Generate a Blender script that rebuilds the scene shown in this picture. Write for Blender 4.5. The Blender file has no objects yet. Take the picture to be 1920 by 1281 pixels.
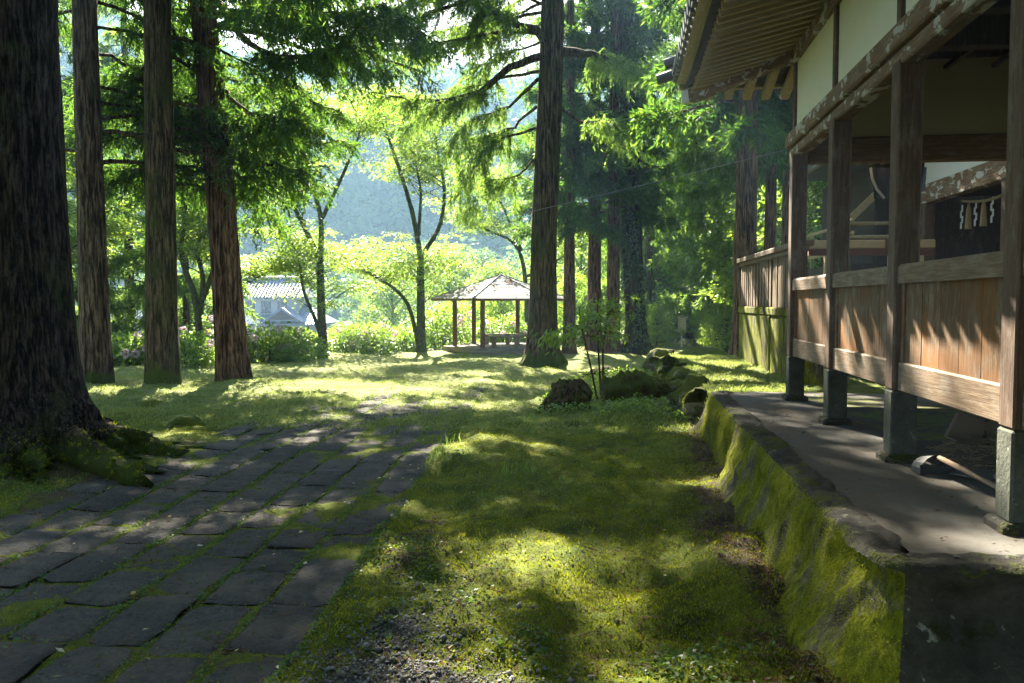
import bpy, math, random
import numpy as np
from mathutils import Vector, Matrix

# ------------------------------------------------------------------ camera, sky, sun, exposure
S = bpy.context.scene
COL = S.collection
R = math.radians
FPX, CX, CY = 1550.0, 960.0, 640.5          # focal length and centre in photo pixels (1920 wide)
EYE = Vector((0.0, 0.0, 1.7))
YAW, PITCH = math.atan(174 / FPX), -math.atan(75.5 / FPX)
cam = bpy.data.objects.new('camera', bpy.data.cameras.new('camera'))
COL.objects.link(cam)
cam.location = EYE
cam.rotation_euler = (R(90) + PITCH, 0, YAW)
cam.data.sensor_width = 36
cam.data.lens = FPX / 1920 * 36
cam.data.clip_start, cam.data.clip_end = 0.05, 3000
S.camera = cam
SUN_EL, SUN_AZ = R(38), R(19)               # azimuth measured to the left of +Y
SUN_DIR = Vector((-math.sin(SUN_AZ) * math.cos(SUN_EL), math.cos(SUN_AZ) * math.cos(SUN_EL), math.sin(SUN_EL)))
W = bpy.data.worlds.new('World'); S.world = W; W.use_nodes = True
wn = W.node_tree.nodes; wl = W.node_tree.links
sky = wn.new('ShaderNodeTexSky'); sky.sky_type = 'NISHITA'; sky.sun_disc = False
sky.sun_elevation = SUN_EL; sky.sun_rotation = -SUN_AZ
sky.air_density = 1.0; sky.dust_density = 1.2; sky.ozone_density = 1.0
wl.new(sky.outputs[0], wn['Background'].inputs[0]); wn['Background'].inputs[1].default_value = 0.05
sun = bpy.data.objects.new('sun', bpy.data.lights.new('sun', 'SUN')); COL.objects.link(sun)
sun.data.energy = 5.0; sun.data.angle = R(0.5); sun.data.color = (1.0, 0.91, 0.73)
sun.rotation_euler = (-SUN_DIR).to_track_quat('-Z', 'Y').to_euler()
S.view_settings.view_transform = 'Standard'; S.view_settings.look = 'None'
S.view_settings.gamma = 1; S.view_settings.use_curve_mapping = False
S.view_settings.exposure = 3.4
cy = S.cycles
cy.use_denoising = True; cy.denoiser = 'OPENIMAGEDENOISE'
cy.max_bounces = 7; cy.diffuse_bounces = 3; cy.glossy_bounces = 2; cy.transmission_bounces = 4
cy.transparent_max_bounces = 4; cy.volume_bounces = 0
cy.sample_clamp_indirect = 6.0; cy.use_adaptive_sampling = True; cy.adaptive_threshold = 0.008; cy.denoising_prefilter = 'ACCURATE'
cy.caustics_reflective = False; cy.caustics_refractive = False

rng = np.random.default_rng(7); random.seed(7)
CAM_R = Vector((math.cos(YAW), math.sin(YAW), 0))
CAM_F = Vector((-math.sin(YAW) * math.cos(PITCH), math.cos(YAW) * math.cos(PITCH), math.sin(PITCH)))
CAM_U = CAM_R.cross(CAM_F)

def at(px, py, Y):
    """world point that photo pixel (px, py) shows at depth Y"""
    d = CAM_F + CAM_R * ((px - CX) / FPX) + CAM_U * ((CY - py) / FPX)
    return EYE + d * (Y / d.y)

# ------------------------------------------------------------------ numbers
def sm(a, b, x):
    t = np.clip((np.asarray(x, float) - a) / (b - a), 0, 1)
    return t * t * (3 - 2 * t)

def _h(ix, iy, iz, seed):
    n = (ix.astype(np.int64) * 374761393 + iy.astype(np.int64) * 668265263 + iz.astype(np.int64) * 2147483647 + seed * 974634777) & 0xffffffff
    n = ((n ^ (n >> 13)) * 1274126177) & 0xffffffff
    n = (n ^ (n >> 16)) & 0xffff
    return n / 65535.0

def vn(x, y, z=0.0, seed=0):
    """value noise in -1..1"""
    x, y, z = np.broadcast_arrays(np.asarray(x, float), np.asarray(y, float), np.asarray(z, float))
    ix, iy, iz = np.floor(x).astype(np.int64), np.floor(y).astype(np.int64), np.floor(z).astype(np.int64)
    fx, fy, fz = x - ix, y - iy, z - iz
    fx, fy, fz = fx * fx * (3 - 2 * fx), fy * fy * (3 - 2 * fy), fz * fz * (3 - 2 * fz)
    o = 0
    for a in (0, 1):
        for b in (0, 1):
            for c in (0, 1):
                w = (fx if a else 1 - fx) * (fy if b else 1 - fy) * (fz if c else 1 - fz)
                o = o + w * _h(ix + a, iy + b, iz + c, seed)
    return o * 2 - 1

def fbm(x, y, z=0.0, seed=0, octaves=3):
    o, a = 0, 1.0
    for k in range(octaves):
        o = o + a * vn(x * 2 ** k, y * 2 ** k, np.asarray(z) * 2 ** k, seed + k); a *= .5
    return o

# ------------------------------------------------------------------ terrain heights
BX = [-60, -30, -16, -13.7, -9.8, -8, -4.5, 3, 60]
BY = [2, 4, 15, 22, 32, 36.5, 42.5, 47, 50]
PATH_SLOPE, PATH_X0, ROW, NROW = -0.07, -1.20, 0.385, 8
def path_x(y): return PATH_X0 + PATH_SLOPE * y
def path_mask(x, y):
    e = path_x(y) - x + .10 * vn(x * .8, y * 1.6, seed=55) + .05 * vn(x * 4, y * 5, seed=56) - .05   # distance left of the right edge
    return sm(-.05, .05, e) * (1 - sm(ROW * NROW - .1, ROW * NROW + .15, e)) * (1 - sm(14, 17, y))
def gh(x, y, fine=False):
    x, y = np.asarray(x, float), np.asarray(y, float)
    z = -0.45 * sm(12, 34, y)
    d = (y - np.interp(x, BX, BY)) * .65
    left = 1 - sm(-1, 7, x)
    z = z - 3.3 * sm(-0.3, 13, d) * left + np.maximum(0, d - 4) * .55 * (1 - left) * (1 - sm(20, 60, d) * .6)
    up = sm(1.1, 1.4, x) * (1 - sm(17.5, 24, y)) * sm(10.3, 10.45, y)
    z = np.maximum(z, -1e3) * (1 - up) + up * (.5 + .02 * vn(x * 2, y * 2, seed=3))
    rise = np.exp(-((x - .6) / .9) ** 2) * sm(9.5, 13, y) * (1 - sm(17, 21, y)) * .22 * (1 - up)
    z = z + rise
    z = z + .14 * np.exp(-(((x + 5.9) / 1.5) ** 2 + ((y - 8) / 1.5) ** 2))
    pm = path_mask(x, y)
    und = .05 * fbm(x * .7, y * .7, seed=11) * (1 + sm(13, 25, y) * 1.4)
    z = z + und * (1 - pm * .85) * (1 - .7 * up)
    if fine:
        near = 1 - sm(10, 40, y) * .6
        f = .040 * fbm(x * 2.6, y * 2.6, seed=21) + .036 * np.abs(fbm(x * 7, y * 7, seed=31, octaves=3))
        z = z + f * near * (1 - .8 * pm)
        z = z + pm * (-.012 + .030 * sm(8, 14, y) * (.6 + vn(x * 1.5, y * 1.5, seed=33)) + .045 * np.maximum(0, fbm(x * 1.9, y * 1.9, seed=34) + .5 * sm(1.9, 3.1, path_x(y) - x) - .45))
    return z
def G(x, y): return float(gh(x, y))

# ------------------------------------------------------------------ object helpers
def tag(o, label=None, cat=None, group=None, kind=None):
    if label: o['label'] = label
    if cat: o['category'] = cat
    if group: o['group'] = group
    if kind: o['kind'] = kind
    return o

def thing(name, label, cat, loc=(0, 0, 0), rz=0, group=None):
    o = bpy.data.objects.new(name, None); COL.objects.link(o)
    o.empty_display_size = .2
    o.location = loc; o.rotation_euler = (0, 0, rz)
    return tag(o, label, cat, group)

def link(name, me, mat, parent=None, loc=None):
    o = bpy.data.objects.new(name, me); COL.objects.link(o)
    if mat is not None and not me.materials: me.materials.append(mat)
    if parent is not None: o.parent = parent
    if loc is not None: o.location = loc
    return o

def copy_tree(o, parent=None):
    c = o.copy(); COL.objects.link(c); c.parent = parent
    for ch in list(o.children): copy_tree(ch, c)
    return c

def np_mesh(name, verts, quads=None, tris=None, smooth=False, attrs=None):
    """mesh from numpy arrays"""
    me = bpy.data.meshes.new(name)
    verts = np.ascontiguousarray(verts, np.float32)
    me.vertices.add(len(verts)); me.vertices.foreach_set('co', verts.ravel())
    li, ls, n = [], [], 0
    for arr, k in ((quads, 4), (tris, 3)):
        if arr is not None and len(arr):
            arr = np.asarray(arr, np.int32)
            li.append(arr.ravel()); ls.append(n + np.arange(len(arr), dtype=np.int32) * k); n += arr.size
    li, ls = np.concatenate(li), np.concatenate(ls)
    me.loops.add(len(li)); me.loops.foreach_set('vertex_index', li)
    me.polygons.add(len(ls)); me.polygons.foreach_set('loop_start', ls)
    me.update(calc_edges=True)
    if smooth: me.polygons.foreach_set('use_smooth', np.ones(len(ls), bool))
    if attrs:
        for k, v in attrs.items():
            a = me.attributes.new(k, 'FLOAT', 'POINT'); a.data.foreach_set('value', np.asarray(v, np.float32).ravel())
    me.validate()
    return me

class MB:
    """collects plain shapes into ONE mesh"""
    def __init__(s): s.v, s.f = [], []
    def add(s, vs, fs):
        n = len(s.v); s.v += [tuple(p) for p in vs]; s.f += [tuple(i + n for i in f) for f in fs]; return s
    def box(s, lo, hi, M=None, bev=0.0):
        x0, y0, z0 = lo; x1, y1, z1 = hi
        if bev <= 0:
            vs = [(x, y, z) for z in (z0, z1) for x, y in ((x0, y0), (x1, y0), (x1, y1), (x0, y1))]
            fs = [(3, 2, 1, 0), (4, 5, 6, 7), (0, 1, 5, 4), (1, 2, 6, 5), (2, 3, 7, 6), (3, 0, 4, 7)]
        else:
            b = min(bev, (x1 - x0) * .45, (y1 - y0) * .45, (z1 - z0) * .45)
            def ring(d, z):
                return [(x0 + d, y0, z), (x1 - d, y0, z), (x1, y0 + d, z), (x1, y1 - d, z), (x1 - d, y1, z), (x0 + d, y1, z), (x0, y1 - d, z), (x0, y0 + d, z)]
            def inner(z):
                return [(x0 + b, y0 + b, z), (x1 - b, y0 + b, z), (x1 - b, y0 + b, z), (x1 - b, y1 - b, z), (x1 - b, y1 - b, z), (x0 + b, y1 - b, z), (x0 + b, y1 - b, z), (x0 + b, y0 + b, z)]
            r = [ring(b, z0 + b), ring(b, z1 - b)]
            vs = r[0] + r[1]
            ib = [(x0 + b, y0 + b, z0), (x1 - b, y0 + b, z0), (x1 - b, y1 - b, z0), (x0 + b, y1 - b, z0)]
            it = [(p[0], p[1], z1) for p in ib]
            vs = vs + ib + it
            fs = [(k, (k + 1) % 8, 8 + (k + 1) % 8, 8 + k) for k in range(8)]
            fs += [(19, 18, 17, 16), (20, 21, 22, 23)]
            for t, (o, c) in enumerate(((0, 16), (8, 20))):
                for q in range(4):
                    a, b2 = o + 2 * q, o + 2 * q + 1
                    n2 = o + (2 * q + 2) % 8
                    quad = (c + q, c + (q + 1) % 4, b2, a); tri = (c + (q + 1) % 4, n2, b2)
                    fs += [quad, tri] if t == 0 else [quad[::-1], tri[::-1]]
        if M is not None: vs = [M @ Vector(p) for p in vs]
        return s.add(vs, fs)
    def beam(s, a, b, w, h, bev=0.008, up=(0, 0, 1)):
        """box of width w and height h whose axis runs a -> b"""
        a, b = Vector(a), Vector(b); d = b - a; L = d.length; d = d / L
        u = Vector(up); side = d.cross(u)
        if side.length < 1e-4: side = d.cross(Vector((1, 0, 0)))
        side.normalize(); u = side.cross(d)
        M = Matrix(((side.x, d.x, u.x, a.x), (side.y, d.y, u.y, a.y), (side.z, d.z, u.z, a.z), (0, 0, 0, 1)))
        return s.box((-w / 2, 0, -h / 2), (w / 2, L, h / 2), M, bev)
    def tube(s, pts, rad, n=8, cap=True):
        pts = [Vector(p) for p in pts]
        rad = [rad] * len(pts) if not hasattr(rad, '__len__') else rad
        vs, ref = [], None
        for i, p in enumerate(pts):
            t = (pts[min(i + 1, len(pts) - 1)] - pts[max(i - 1, 0)]).normalized()
            if ref is None: ref = Vector((1, 0, 0)) if abs(t.x) < .8 else Vector((0, 1, 0))
            a = (ref - t * ref.dot(t)).normalized(); b = t.cross(a); ref = a
            for k in range(n):
                an = 2 * math.pi * k / n
                vs.append(p + (a * math.cos(an) + b * math.sin(an)) * rad[i])
        m = len(pts); fs = []
        for i in range(m - 1):
            for k in range(n):
                fs.append((i * n + k, i * n + (k + 1) % n, (i + 1) * n + (k + 1) % n, (i + 1) * n + k))
        if cap: fs += [tuple(range(n))[::-1], tuple((m - 1) * n + k for k in range(n))]
        return s.add(vs, fs)
    def poly(s, pts, thick, nrm):
        """prism: outline pts pushed along nrm"""
        n = len(pts); d = Vector(nrm) * thick
        vs = [Vector(p) for p in pts] + [Vector(p) + d for p in pts]
        fs = [tuple(range(n))[::-1], tuple(range(n, 2 * n))] + [(k, (k + 1) % n, n + (k + 1) % n, n + k) for k in range(n)]
        return s.add(vs, fs)
    def mesh(s, name, smooth=False):
        me = bpy.data.meshes.new(name); me.from_pydata([tuple(v) for v in s.v], [], s.f); me.update()
        if smooth: me.polygons.foreach_set('use_smooth', np.ones(len(me.polygons), bool))
        return me
    def build(s, name, mat, parent=None, smooth=False, loc=None):
        return link(name, s.mesh(name, smooth), mat, parent, loc)

def unit(a): return a / np.maximum(np.linalg.norm(a, axis=-1, keepdims=True), 1e-9)

def leaf_mesh(name, pos, d, nrm, L, Wd, fold=0.0):
    """one four-cornered leaf per row"""
    N = len(pos); L = np.broadcast_to(np.asarray(L, float), (N,))[:, None]; Wd = np.broadcast_to(np.asarray(Wd, float), (N,))[:, None]
    d = unit(d); side = unit(np.cross(d, nrm)); up = np.cross(side, d)
    v = np.empty((N, 4, 3), np.float32)
    mid = pos + d * L * .45
    v[:, 0] = pos; v[:, 1] = mid + side * Wd * .5 + up * Wd * fold
    v[:, 2] = pos + d * L; v[:, 3] = mid - side * Wd * .5 + up * Wd * fold
    return np_mesh(name, v.reshape(-1, 3), quads=np.arange(N * 4).reshape(N, 4))

# ------------------------------------------------------------------ materials
class NT:
    def __init__(s, name):
        s.m = bpy.data.materials.new(name); s.m.use_nodes = True
        s.t = s.m.node_tree; s.t.nodes.clear()
        s.out = s.n('ShaderNodeOutputMaterial')
    def n(s, kind, **kw):
        o = s.t.nodes.new(kind)
        for k, v in kw.items(): setattr(o, k, v)
        return o
    def l(s, a, b): s.t.links.new(a, b)
    def put(s, sock, v):
        if hasattr(v, 'is_output') or isinstance(v, bpy.types.NodeSocket): s.l(v, sock)
        else: sock.default_value = v
    def coord(s, scale=(1, 1, 1), kind='Object'):
        tc = s.n('ShaderNodeTexCoord'); mp = s.n('ShaderNodeMapping')
        mp.inputs['Scale'].default_value = scale; s.l(tc.outputs[kind], mp.inputs[0]); return mp.outputs[0]
    def noise(s, co, scale, detail=4, rough=.6, dist=0.0):
        o = s.n('ShaderNodeTexNoise'); s.l(co, o.inputs['Vector'])
        o.inputs['Scale'].default_value = scale; o.inputs['Detail'].default_value = detail
        o.inputs['Roughness'].default_value = rough; o.inputs['Distortion'].default_value = dist
        return o.outputs['Fac']
    def vor(s, co, scale, feature='F1'):
        o = s.n('ShaderNodeTexVoronoi', feature=feature); s.l(co, o.inputs['Vector']); o.inputs['Scale'].default_value = scale
        return o.outputs['Distance']
    def ramp(s, fac, stops):
        o = s.n('ShaderNodeValToRGB'); e = o.color_ramp.elements
        while len(e) < len(stops): e.new(.5)
        for el, (p, c) in zip(e, stops):
            el.position = p; el.color = (*c, 1) if hasattr(c, '__len__') else (c, c, c, 1)
        s.put(o.inputs[0], fac); return o.outputs[0]
    def mix(s, fac, a, b, mode='MIX'):
        o = s.n('ShaderNodeMix', data_type='RGBA', blend_type=mode)
        s.put(o.inputs[0], fac)
        for k, v in ((6, a), (7, b)):
            s.put(o.inputs[k], (*v, 1) if isinstance(v, tuple) and len(v) == 3 else v)
        return o.outputs[2]
    def math(s, op, a, b=0.0):
        o = s.n('ShaderNodeMath', operation=op); s.put(o.inputs[0], a); s.put(o.inputs[1], b); return o.outputs[0]
    def attr(s, name): return s.n('ShaderNodeAttribute', attribute_name=name).outputs['Fac']
    def bump(s, h, strength=.5, dist=.02, nrm=None):
        o = s.n('ShaderNodeBump'); o.inputs['Strength'].default_value = strength; o.inputs['Distance'].default_value = dist
        s.l(h, o.inputs['Height'])
        if nrm is not None: s.l(nrm, o.inputs['Normal'])
        return o.outputs[0]
    def pbr(s, col, rough=.8, nrm=None, metal=0.0, spec=.35):
        b = s.n('ShaderNodeBsdfPrincipled')
        s.put(b.inputs['Base Color'], (*col, 1) if isinstance(col, tuple) else col)
        s.put(b.inputs['Roughness'], rough); b.inputs['Metallic'].default_value = metal
        b.inputs['Specular IOR Level'].default_value = spec
        if nrm is not None: s.l(nrm, b.inputs['Normal'])
        s.l(b.outputs[0], s.out.inputs[0]); return s.m

def leaf_mat(name, cols, trans, gloss=.06, tfac=.5, rough=.45):
    """leaf: reflecting + translucent, colour differs from leaf to leaf"""
    t = NT(name)
    g = t.n('ShaderNodeNewGeometry')
    rnd = g.outputs['Random Per Island']
    n = len(cols)
    c = t.ramp(rnd, [(i / max(1, n - 1), q) for i, q in enumerate(cols)])
    c2 = t.ramp(rnd, [(i / max(1, len(trans) - 1), q) for i, q in enumerate(trans)])
    d = t.n('ShaderNodeBsdfDiffuse'); t.l(c, d.inputs[0])
    tr = t.n('ShaderNodeBsdfTranslucent'); t.l(c2, tr.inputs[0])
    mx = t.n('ShaderNodeMixShader'); mx.inputs[0].default_value = tfac
    t.l(d.outputs[0], mx.inputs[1]); t.l(tr.outputs[0], mx.inputs[2])
    gl = t.n('ShaderNodeBsdfGlossy'); gl.inputs['Roughness'].default_value = rough
    m2 = t.n('ShaderNodeMixShader'); m2.inputs[0].default_value = gloss
    t.l(mx.outputs[0], m2.inputs[1]); t.l(gl.outputs[0], m2.inputs[2])
    t.l(m2.outputs[0], t.out.inputs[0]); return t.m

def bark_mat(name, dark, light, moss=0.35, mosscol=(.05, .07, .015), vs=.12, sc=16):
    t = NT(name); co = t.coord((1, 1, vs)); c1 = t.coord()
    f = t.noise(co, sc, 6, .65, .4); f2 = t.noise(co, sc * 3.1, 3, .6)
    h = t.math('ADD', f, t.math('MULTIPLY', f2, .45))
    col = t.ramp(f, [(.40, tuple(q * .25 for q in dark)), (.47, dark), (.60, light), (.72, tuple(q * 1.25 for q in light))])
    col = t.mix(t.ramp(t.noise(t.coord((1, 1, vs * .5)), sc * 2.3, 4, .6, .3), [(.40, .9), (.47, 0.0)]), col, tuple(q * .22 for q in dark))
    big = t.noise(c1, 1.4, 4, .6)
    lich = t.ramp(t.noise(t.coord((1, 1, .5)), 7, 5, .7), [(.58, 0.0), (.70, 1.0)])
    col = t.mix(t.math('MULTIPLY', lich, .28), col, (.17, .19, .15))
    mk = t.ramp(t.math('ADD', t.math('MULTIPLY', big, .8), t.math('MULTIPLY', t.noise(c1, 14, 4), .25)), [(.62 - moss * .4, 0.0), (.75 - moss * .25, 1.0)])
    col = t.mix(t.math('MULTIPLY', mk, .85 if moss > 0 else 0.0), col, mosscol)
    return t.pbr(col, .9, t.bump(h, 1.0, .09), spec=.12)

def wood_mat(name, base, light, dark, worn=.4, white=0.0, axis='Z', sc=9, red=None):
    """weathered timber; grain runs along axis; pale flakes where the surface is worn"""
    t = NT(name)
    s3 = {'X': (.06, 1, 1), 'Y': (1, .06, 1), 'Z': (1, 1, .06)}[axis]
    co = t.coord(s3); c1 = t.coord()
    g = t.noise(co, sc * 6, 5, .7); g2 = t.noise(co, sc * 1.6, 4, .6, .5)
    col = t.mix(g2, dark, base)
    col = t.mix(t.ramp(g, [(.45, 0.0), (.75, 1.0)]), col, light)
    w = t.ramp(t.noise(t.coord(tuple(.35 if q < .5 else 1 for q in s3)), 14, 6, .7), [(.60 - .18 * worn, 0.0), (.74 - .12 * worn, 1.0)])
    col = t.mix(t.math('MULTIPLY', w, .55), col, (.30, .27, .22))
    if white > 0:
        f = t.ramp(t.noise(t.coord(tuple(.45 if q < .5 else 1 for q in s3)), 8, 6, .62, .4), [(.66 - white * .12, 0.0), (.685 - white * .12, 1.0)])
        col = t.mix(f, col, (.62, .60, .54))
    g3 = t.n('ShaderNodeNewGeometry')
    if red is not None:
        col = t.mix(t.ramp(t.noise(c1, 2.2, 3), [(.45, 0.0), (.62, 1.0)]), col, red)
    col = t.mix(t.math('MULTIPLY', g3.outputs['Random Per Island'], .45), col, tuple(q * .4 for q in base))
    return t.pbr(col, .75, t.bump(t.math('ADD', g, g2), .45, .008), spec=.25)

def stone_mat(name, a, b, moss=0.0, mosscol=(.17, .20, .012), sc=6, bump=.6, mossup=False, lichen=0.0, vary=0.0):
    t = NT(name); c = t.coord()
    n1 = t.noise(c, sc, 6, .65); n2 = t.noise(c, sc * 9, 4, .7)
    col = t.mix(t.ramp(n1, [(.3, 0.0), (.7, 1.0)]), a, b)
    col = t.mix(t.ramp(n2, [(.35, 0.0), (.75, .5)]), col, tuple(q * .35 for q in a))
    h = t.math('ADD', n1, t.math('MULTIPLY', n2, .5))
    if vary:
        sp_ = t.noise(c, 38, 5, .75)
        col = t.mix(t.ramp(sp_, [(.36, .8), (.50, 0.0)]), col, (.022, .021, .020))
        col = t.mix(t.ramp(sp_, [(.58, 0.0), (.70, .6)]), col, (.20, .195, .18))
        h = t.math('ADD', h, sp_)
        g = t.n('ShaderNodeNewGeometry')
        col = t.mix(t.math('MULTIPLY', g.outputs['Random Per Island'], vary), col, (.035, .034, .034))
        col = t.mix(t.ramp(t.noise(c, 1.8, 5, .7), [(.45, 0.0), (.66, .8)]), col, (.12, .10, .08))
    if lichen:
        li = t.ramp(t.noise(c, 11, 5, .65), [(.62, 0.0), (.66, 1.0)])
        col = t.mix(t.math('MULTIPLY', li, lichen), col, (.42, .44, .40))
    if moss > 0:
        mk = t.math('ADD', t.math('MULTIPLY', t.noise(c, 2.6, 5, .65), .9), t.math('MULTIPLY', t.noise(c, 22, 3), .2))
        if mossup:
            g = t.n('ShaderNodeNewGeometry'); sp = t.n('ShaderNodeSeparateXYZ'); t.l(g.outputs['Normal'], sp.inputs[0])
            mk = t.math('ADD', mk, t.math('MULTIPLY', sp.outputs[2], .22))
        mk = t.ramp(mk, [(.78 - moss * .45, 0.0), (.86 - moss * .45, 1.0)])
        mc = t.mix(t.noise(c, 5, 4), tuple(q * .35 for q in mosscol), mosscol)
        mc = t.mix(t.ramp(t.noise(c, 90, 2), [(.3, .6), (.7, 0.0)]), mc, tuple(q * .3 for q in mosscol))
        col = t.mix(mk, col, mc)
        h = t.math('ADD', h, t.math('MULTIPLY', mk, t.noise(c, 70, 3)))
    return t.pbr(col, .9, t.bump(h, bump, .03), spec=.2)

def ground_mat():
    t = NT('moss_ground'); c = t.coord()
    a, b, e = t.noise(c, .9, 5, .6), t.noise(c, 3.2, 5, .65), t.noise(c, 18, 4, .65)
    fine = t.noise(c, 130, 3, .7)
    moss = t.mix(t.ramp(b, [(.35, 0.0), (.65, 1.0)]), (.040, .078, .007), (.235, .250, .010))
    moss = t.mix(t.ramp(a, [(.42, 0.0), (.62, 1.0)]), moss, (.150, .190, .012))
    moss = t.mix(t.ramp(t.noise(c, 1.7, 3), [(.66, 0.0), (.74, .7)]), moss, (.13, .085, .02))
    moss = t.mix(t.ramp(fine, [(.35, .85), (.66, 0.0)]), moss, (.014, .022, .005))
    moss = t.mix(t.ramp(t.noise(c, 7, 6, .7), [(.55, 0.0), (.70, .8)]), moss, (.050, .042, .018))
    soil = t.mix(e, (.030, .022, .015), (.085, .062, .042))
    soil = t.mix(t.ramp(t.noise(c, 60, 2), [(.6, 0.0), (.68, 1.0)]), soil, (.16, .12, .075))
    far = t.attr('far')
    grass = t.mix(t.ramp(e, [(.3, 0.0), (.7, 1.0)]), (.085, .125, .022), (.18, .205, .055))
    grass = t.mix(t.ramp(b, [(.45, 0.0), (.66, 1.0)]), grass, (.22, .21, .09))
    col = t.mix(far, moss, grass)
    bare = t.math('ADD', t.attr('bare'), t.math('MULTIPLY', t.math('SUBTRACT', e, .5), .9))
    bare = t.math('ADD', bare, t.math('MULTIPLY', t.math('SUBTRACT', a, .5), .8))
    bm = t.ramp(bare, [(.38, 0.0), (.55, 1.0)])
    col = t.mix(bm, col, soil)
    grav = t.mix(t.ramp(t.vor(c, 55), [(.1, 1.0), (.55, 0.0)]), (.03, .028, .026), (.12, .117, .112))
    gm = t.ramp(t.math('ADD', t.attr('gravel'), t.math('MULTIPLY', t.math('SUBTRACT', b, .5), 1.3)), [(.45, 0.0), (.56, 1.0)])
    col = t.mix(gm, col, grav)
    h = t.math('ADD', t.math('MULTIPLY', e, 1.0), t.math('MULTIPLY', fine, .45))
    return t.pbr(col, .92, t.bump(h, .8, .035), spec=.12)

def fuzz(ob, n, seed, size=(.012, .028), faces=None, upw=.5, mat='mossfuzz', dens=None, down=0.0):
    """moss shoots growing on a mesh, as a part of it"""
    r = np.random.default_rng(seed); me = ob.data; k = len(me.polygons)
    nr = np.zeros(k * 3, np.float32); me.polygons.foreach_get('normal', nr); nr = nr.reshape(-1, 3)
    ce = np.zeros(k * 3, np.float32); me.polygons.foreach_get('center', ce); ce = ce.reshape(-1, 3)
    ar = np.zeros(k, np.float32); me.polygons.foreach_get('area', ar)
    w = ar * np.clip(.45 + nr[:, 2] * upw + .9 * fbm(ce[:, 0] * 2.6, ce[:, 1] * 2.6, ce[:, 2] * 1.2, seed=seed), 0, 1)
    if faces is not None: w = w * faces
    if dens is not None: w = w * dens(ce)
    pk = r.choice(k, n, p=w / w.sum()); sp = np.sqrt(ar[pk])[:, None]
    q = ce[pk] + r.normal(size=(n, 3)) * sp * .5
    d = nr[pk] + r.normal(size=(n, 3)) * .5 + (0, 0, -down)
    return link('moss', leaf_mesh('moss', q, d, r.normal(size=(n, 3)), r.uniform(*size, n), r.uniform(size[0] * .45, size[1] * .4, n)), M[mat], ob)

M = {}
M['ground'] = ground_mat()
M['flag'] = stone_mat('flagstone', (.058, .055, .051), (.125, .120, .110), .27, (.085, .12, .012), sc=7, bump=1.0, vary=.75)
M['moss'] = stone_mat('moss_cushion', (.05, .08, .01), (.14, .17, .015), .6, (.15, .19, .014), sc=8, bump=1)
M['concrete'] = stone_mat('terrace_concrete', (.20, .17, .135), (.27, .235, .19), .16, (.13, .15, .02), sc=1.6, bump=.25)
def wall_mat(name='moss_hung_stone', k=1.0, mo=0.0):
    t = NT(name); c = t.coord(); v = t.coord((1, 1, .22))
    n1, n2, n3 = t.noise(v, 5, 6, .65, .3), t.noise(v, 26, 5, .7), t.noise(c, 3, 5, .65)
    stone = t.mix(t.ramp(n3, [(.35, 0.0), (.65, 1.0)]), tuple(q * k for q in (.12, .105, .075)), tuple(q * k for q in (.24, .215, .16)))
    stone = t.mix(t.ramp(n2, [(.35, .8), (.6, 0.0)]), stone, (.04, .034, .024))
    moss = t.mix(t.ramp(n2, [(.30, 0.0), (.70, 1.0)]), (.035, .042, .005), (.25, .26, .010))
    moss = t.mix(t.ramp(n1, [(.55, 0.0), (.72, .8)]), moss, (.075, .10, .010))
    mk = t.math('ADD', t.math('MULTIPLY', n1, .8), t.math('MULTIPLY', n3, .35))
    mk = t.ramp(t.math('ADD', mk, t.math('MULTIPLY', t.noise(c, 30, 3), .12)), [(.53 + mo, 0.0), (.64 + mo, 1.0)])
    dirt = t.ramp(n1, [(.32, .9), (.46, 0.0)])
    col = t.mix(dirt, t.mix(mk, stone, moss), (.030, .026, .016))
    return t.pbr(col, .95, t.bump(t.math('ADD', n1, t.math('MULTIPLY', n2, .55)), 1.0, .05), spec=.1)
M['wall'] = wall_mat()
M['base_streak'] = wall_mat('streaked_base_stone', .45, .03)
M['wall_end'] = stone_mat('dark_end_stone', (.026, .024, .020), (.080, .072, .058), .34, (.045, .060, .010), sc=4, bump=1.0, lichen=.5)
M['wall_unused'] = stone_mat('mossy_stone', (.13, .115, .07), (.23, .20, .13), .88, (.20, .225, .008), sc=4, bump=1.0)
M['rim'] = stone_mat('dark_rim_stone', (.026, .024, .020), (.060, .055, .045), .48, (.11, .13, .012), sc=7, bump=.9, lichen=.22)
M['rock'] = stone_mat('edging_rock', (.15, .14, .10), (.28, .26, .19), .5, (.14, .17, .015), sc=6, bump=.9, mossup=True)
M['pier'] = stone_mat('mossy_pier', (.040, .046, .034), (.115, .122, .095), .30, (.07, .11, .03), sc=5, bump=.4, lichen=.35)
M['slabstone'] = stone_mat('wall_base_stone', (.055, .045, .030), (.12, .10, .065), .62, (.16, .17, .012), sc=3.2, bump=.7, lichen=.3)
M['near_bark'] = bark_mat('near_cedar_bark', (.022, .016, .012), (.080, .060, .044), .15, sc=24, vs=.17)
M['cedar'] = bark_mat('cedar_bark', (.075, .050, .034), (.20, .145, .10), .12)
M['cedar_red'] = bark_mat('red_cedar_bark', (.105, .058, .034), (.25, .155, .095), .03)
M['cedar_moss'] = bark_mat('mossy_cedar_bark', (.060, .043, .027), (.17, .125, .075), .34, (.060, .075, .014))
M['cedar_dark'] = bark_mat('dark_cedar_bark', (.030, .022, .016), (.085, .063, .045), .22, (.050, .085, .010), sc=11)
M['maple_bark'] = bark_mat('maple_bark', (.060, .052, .030), (.14, .125, .075), .55, (.075, .10, .02), vs=.4, sc=20)
M['twig'] = bark_mat('twig_bark', (.05, .035, .022), (.11, .08, .05), 0.0)
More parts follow.
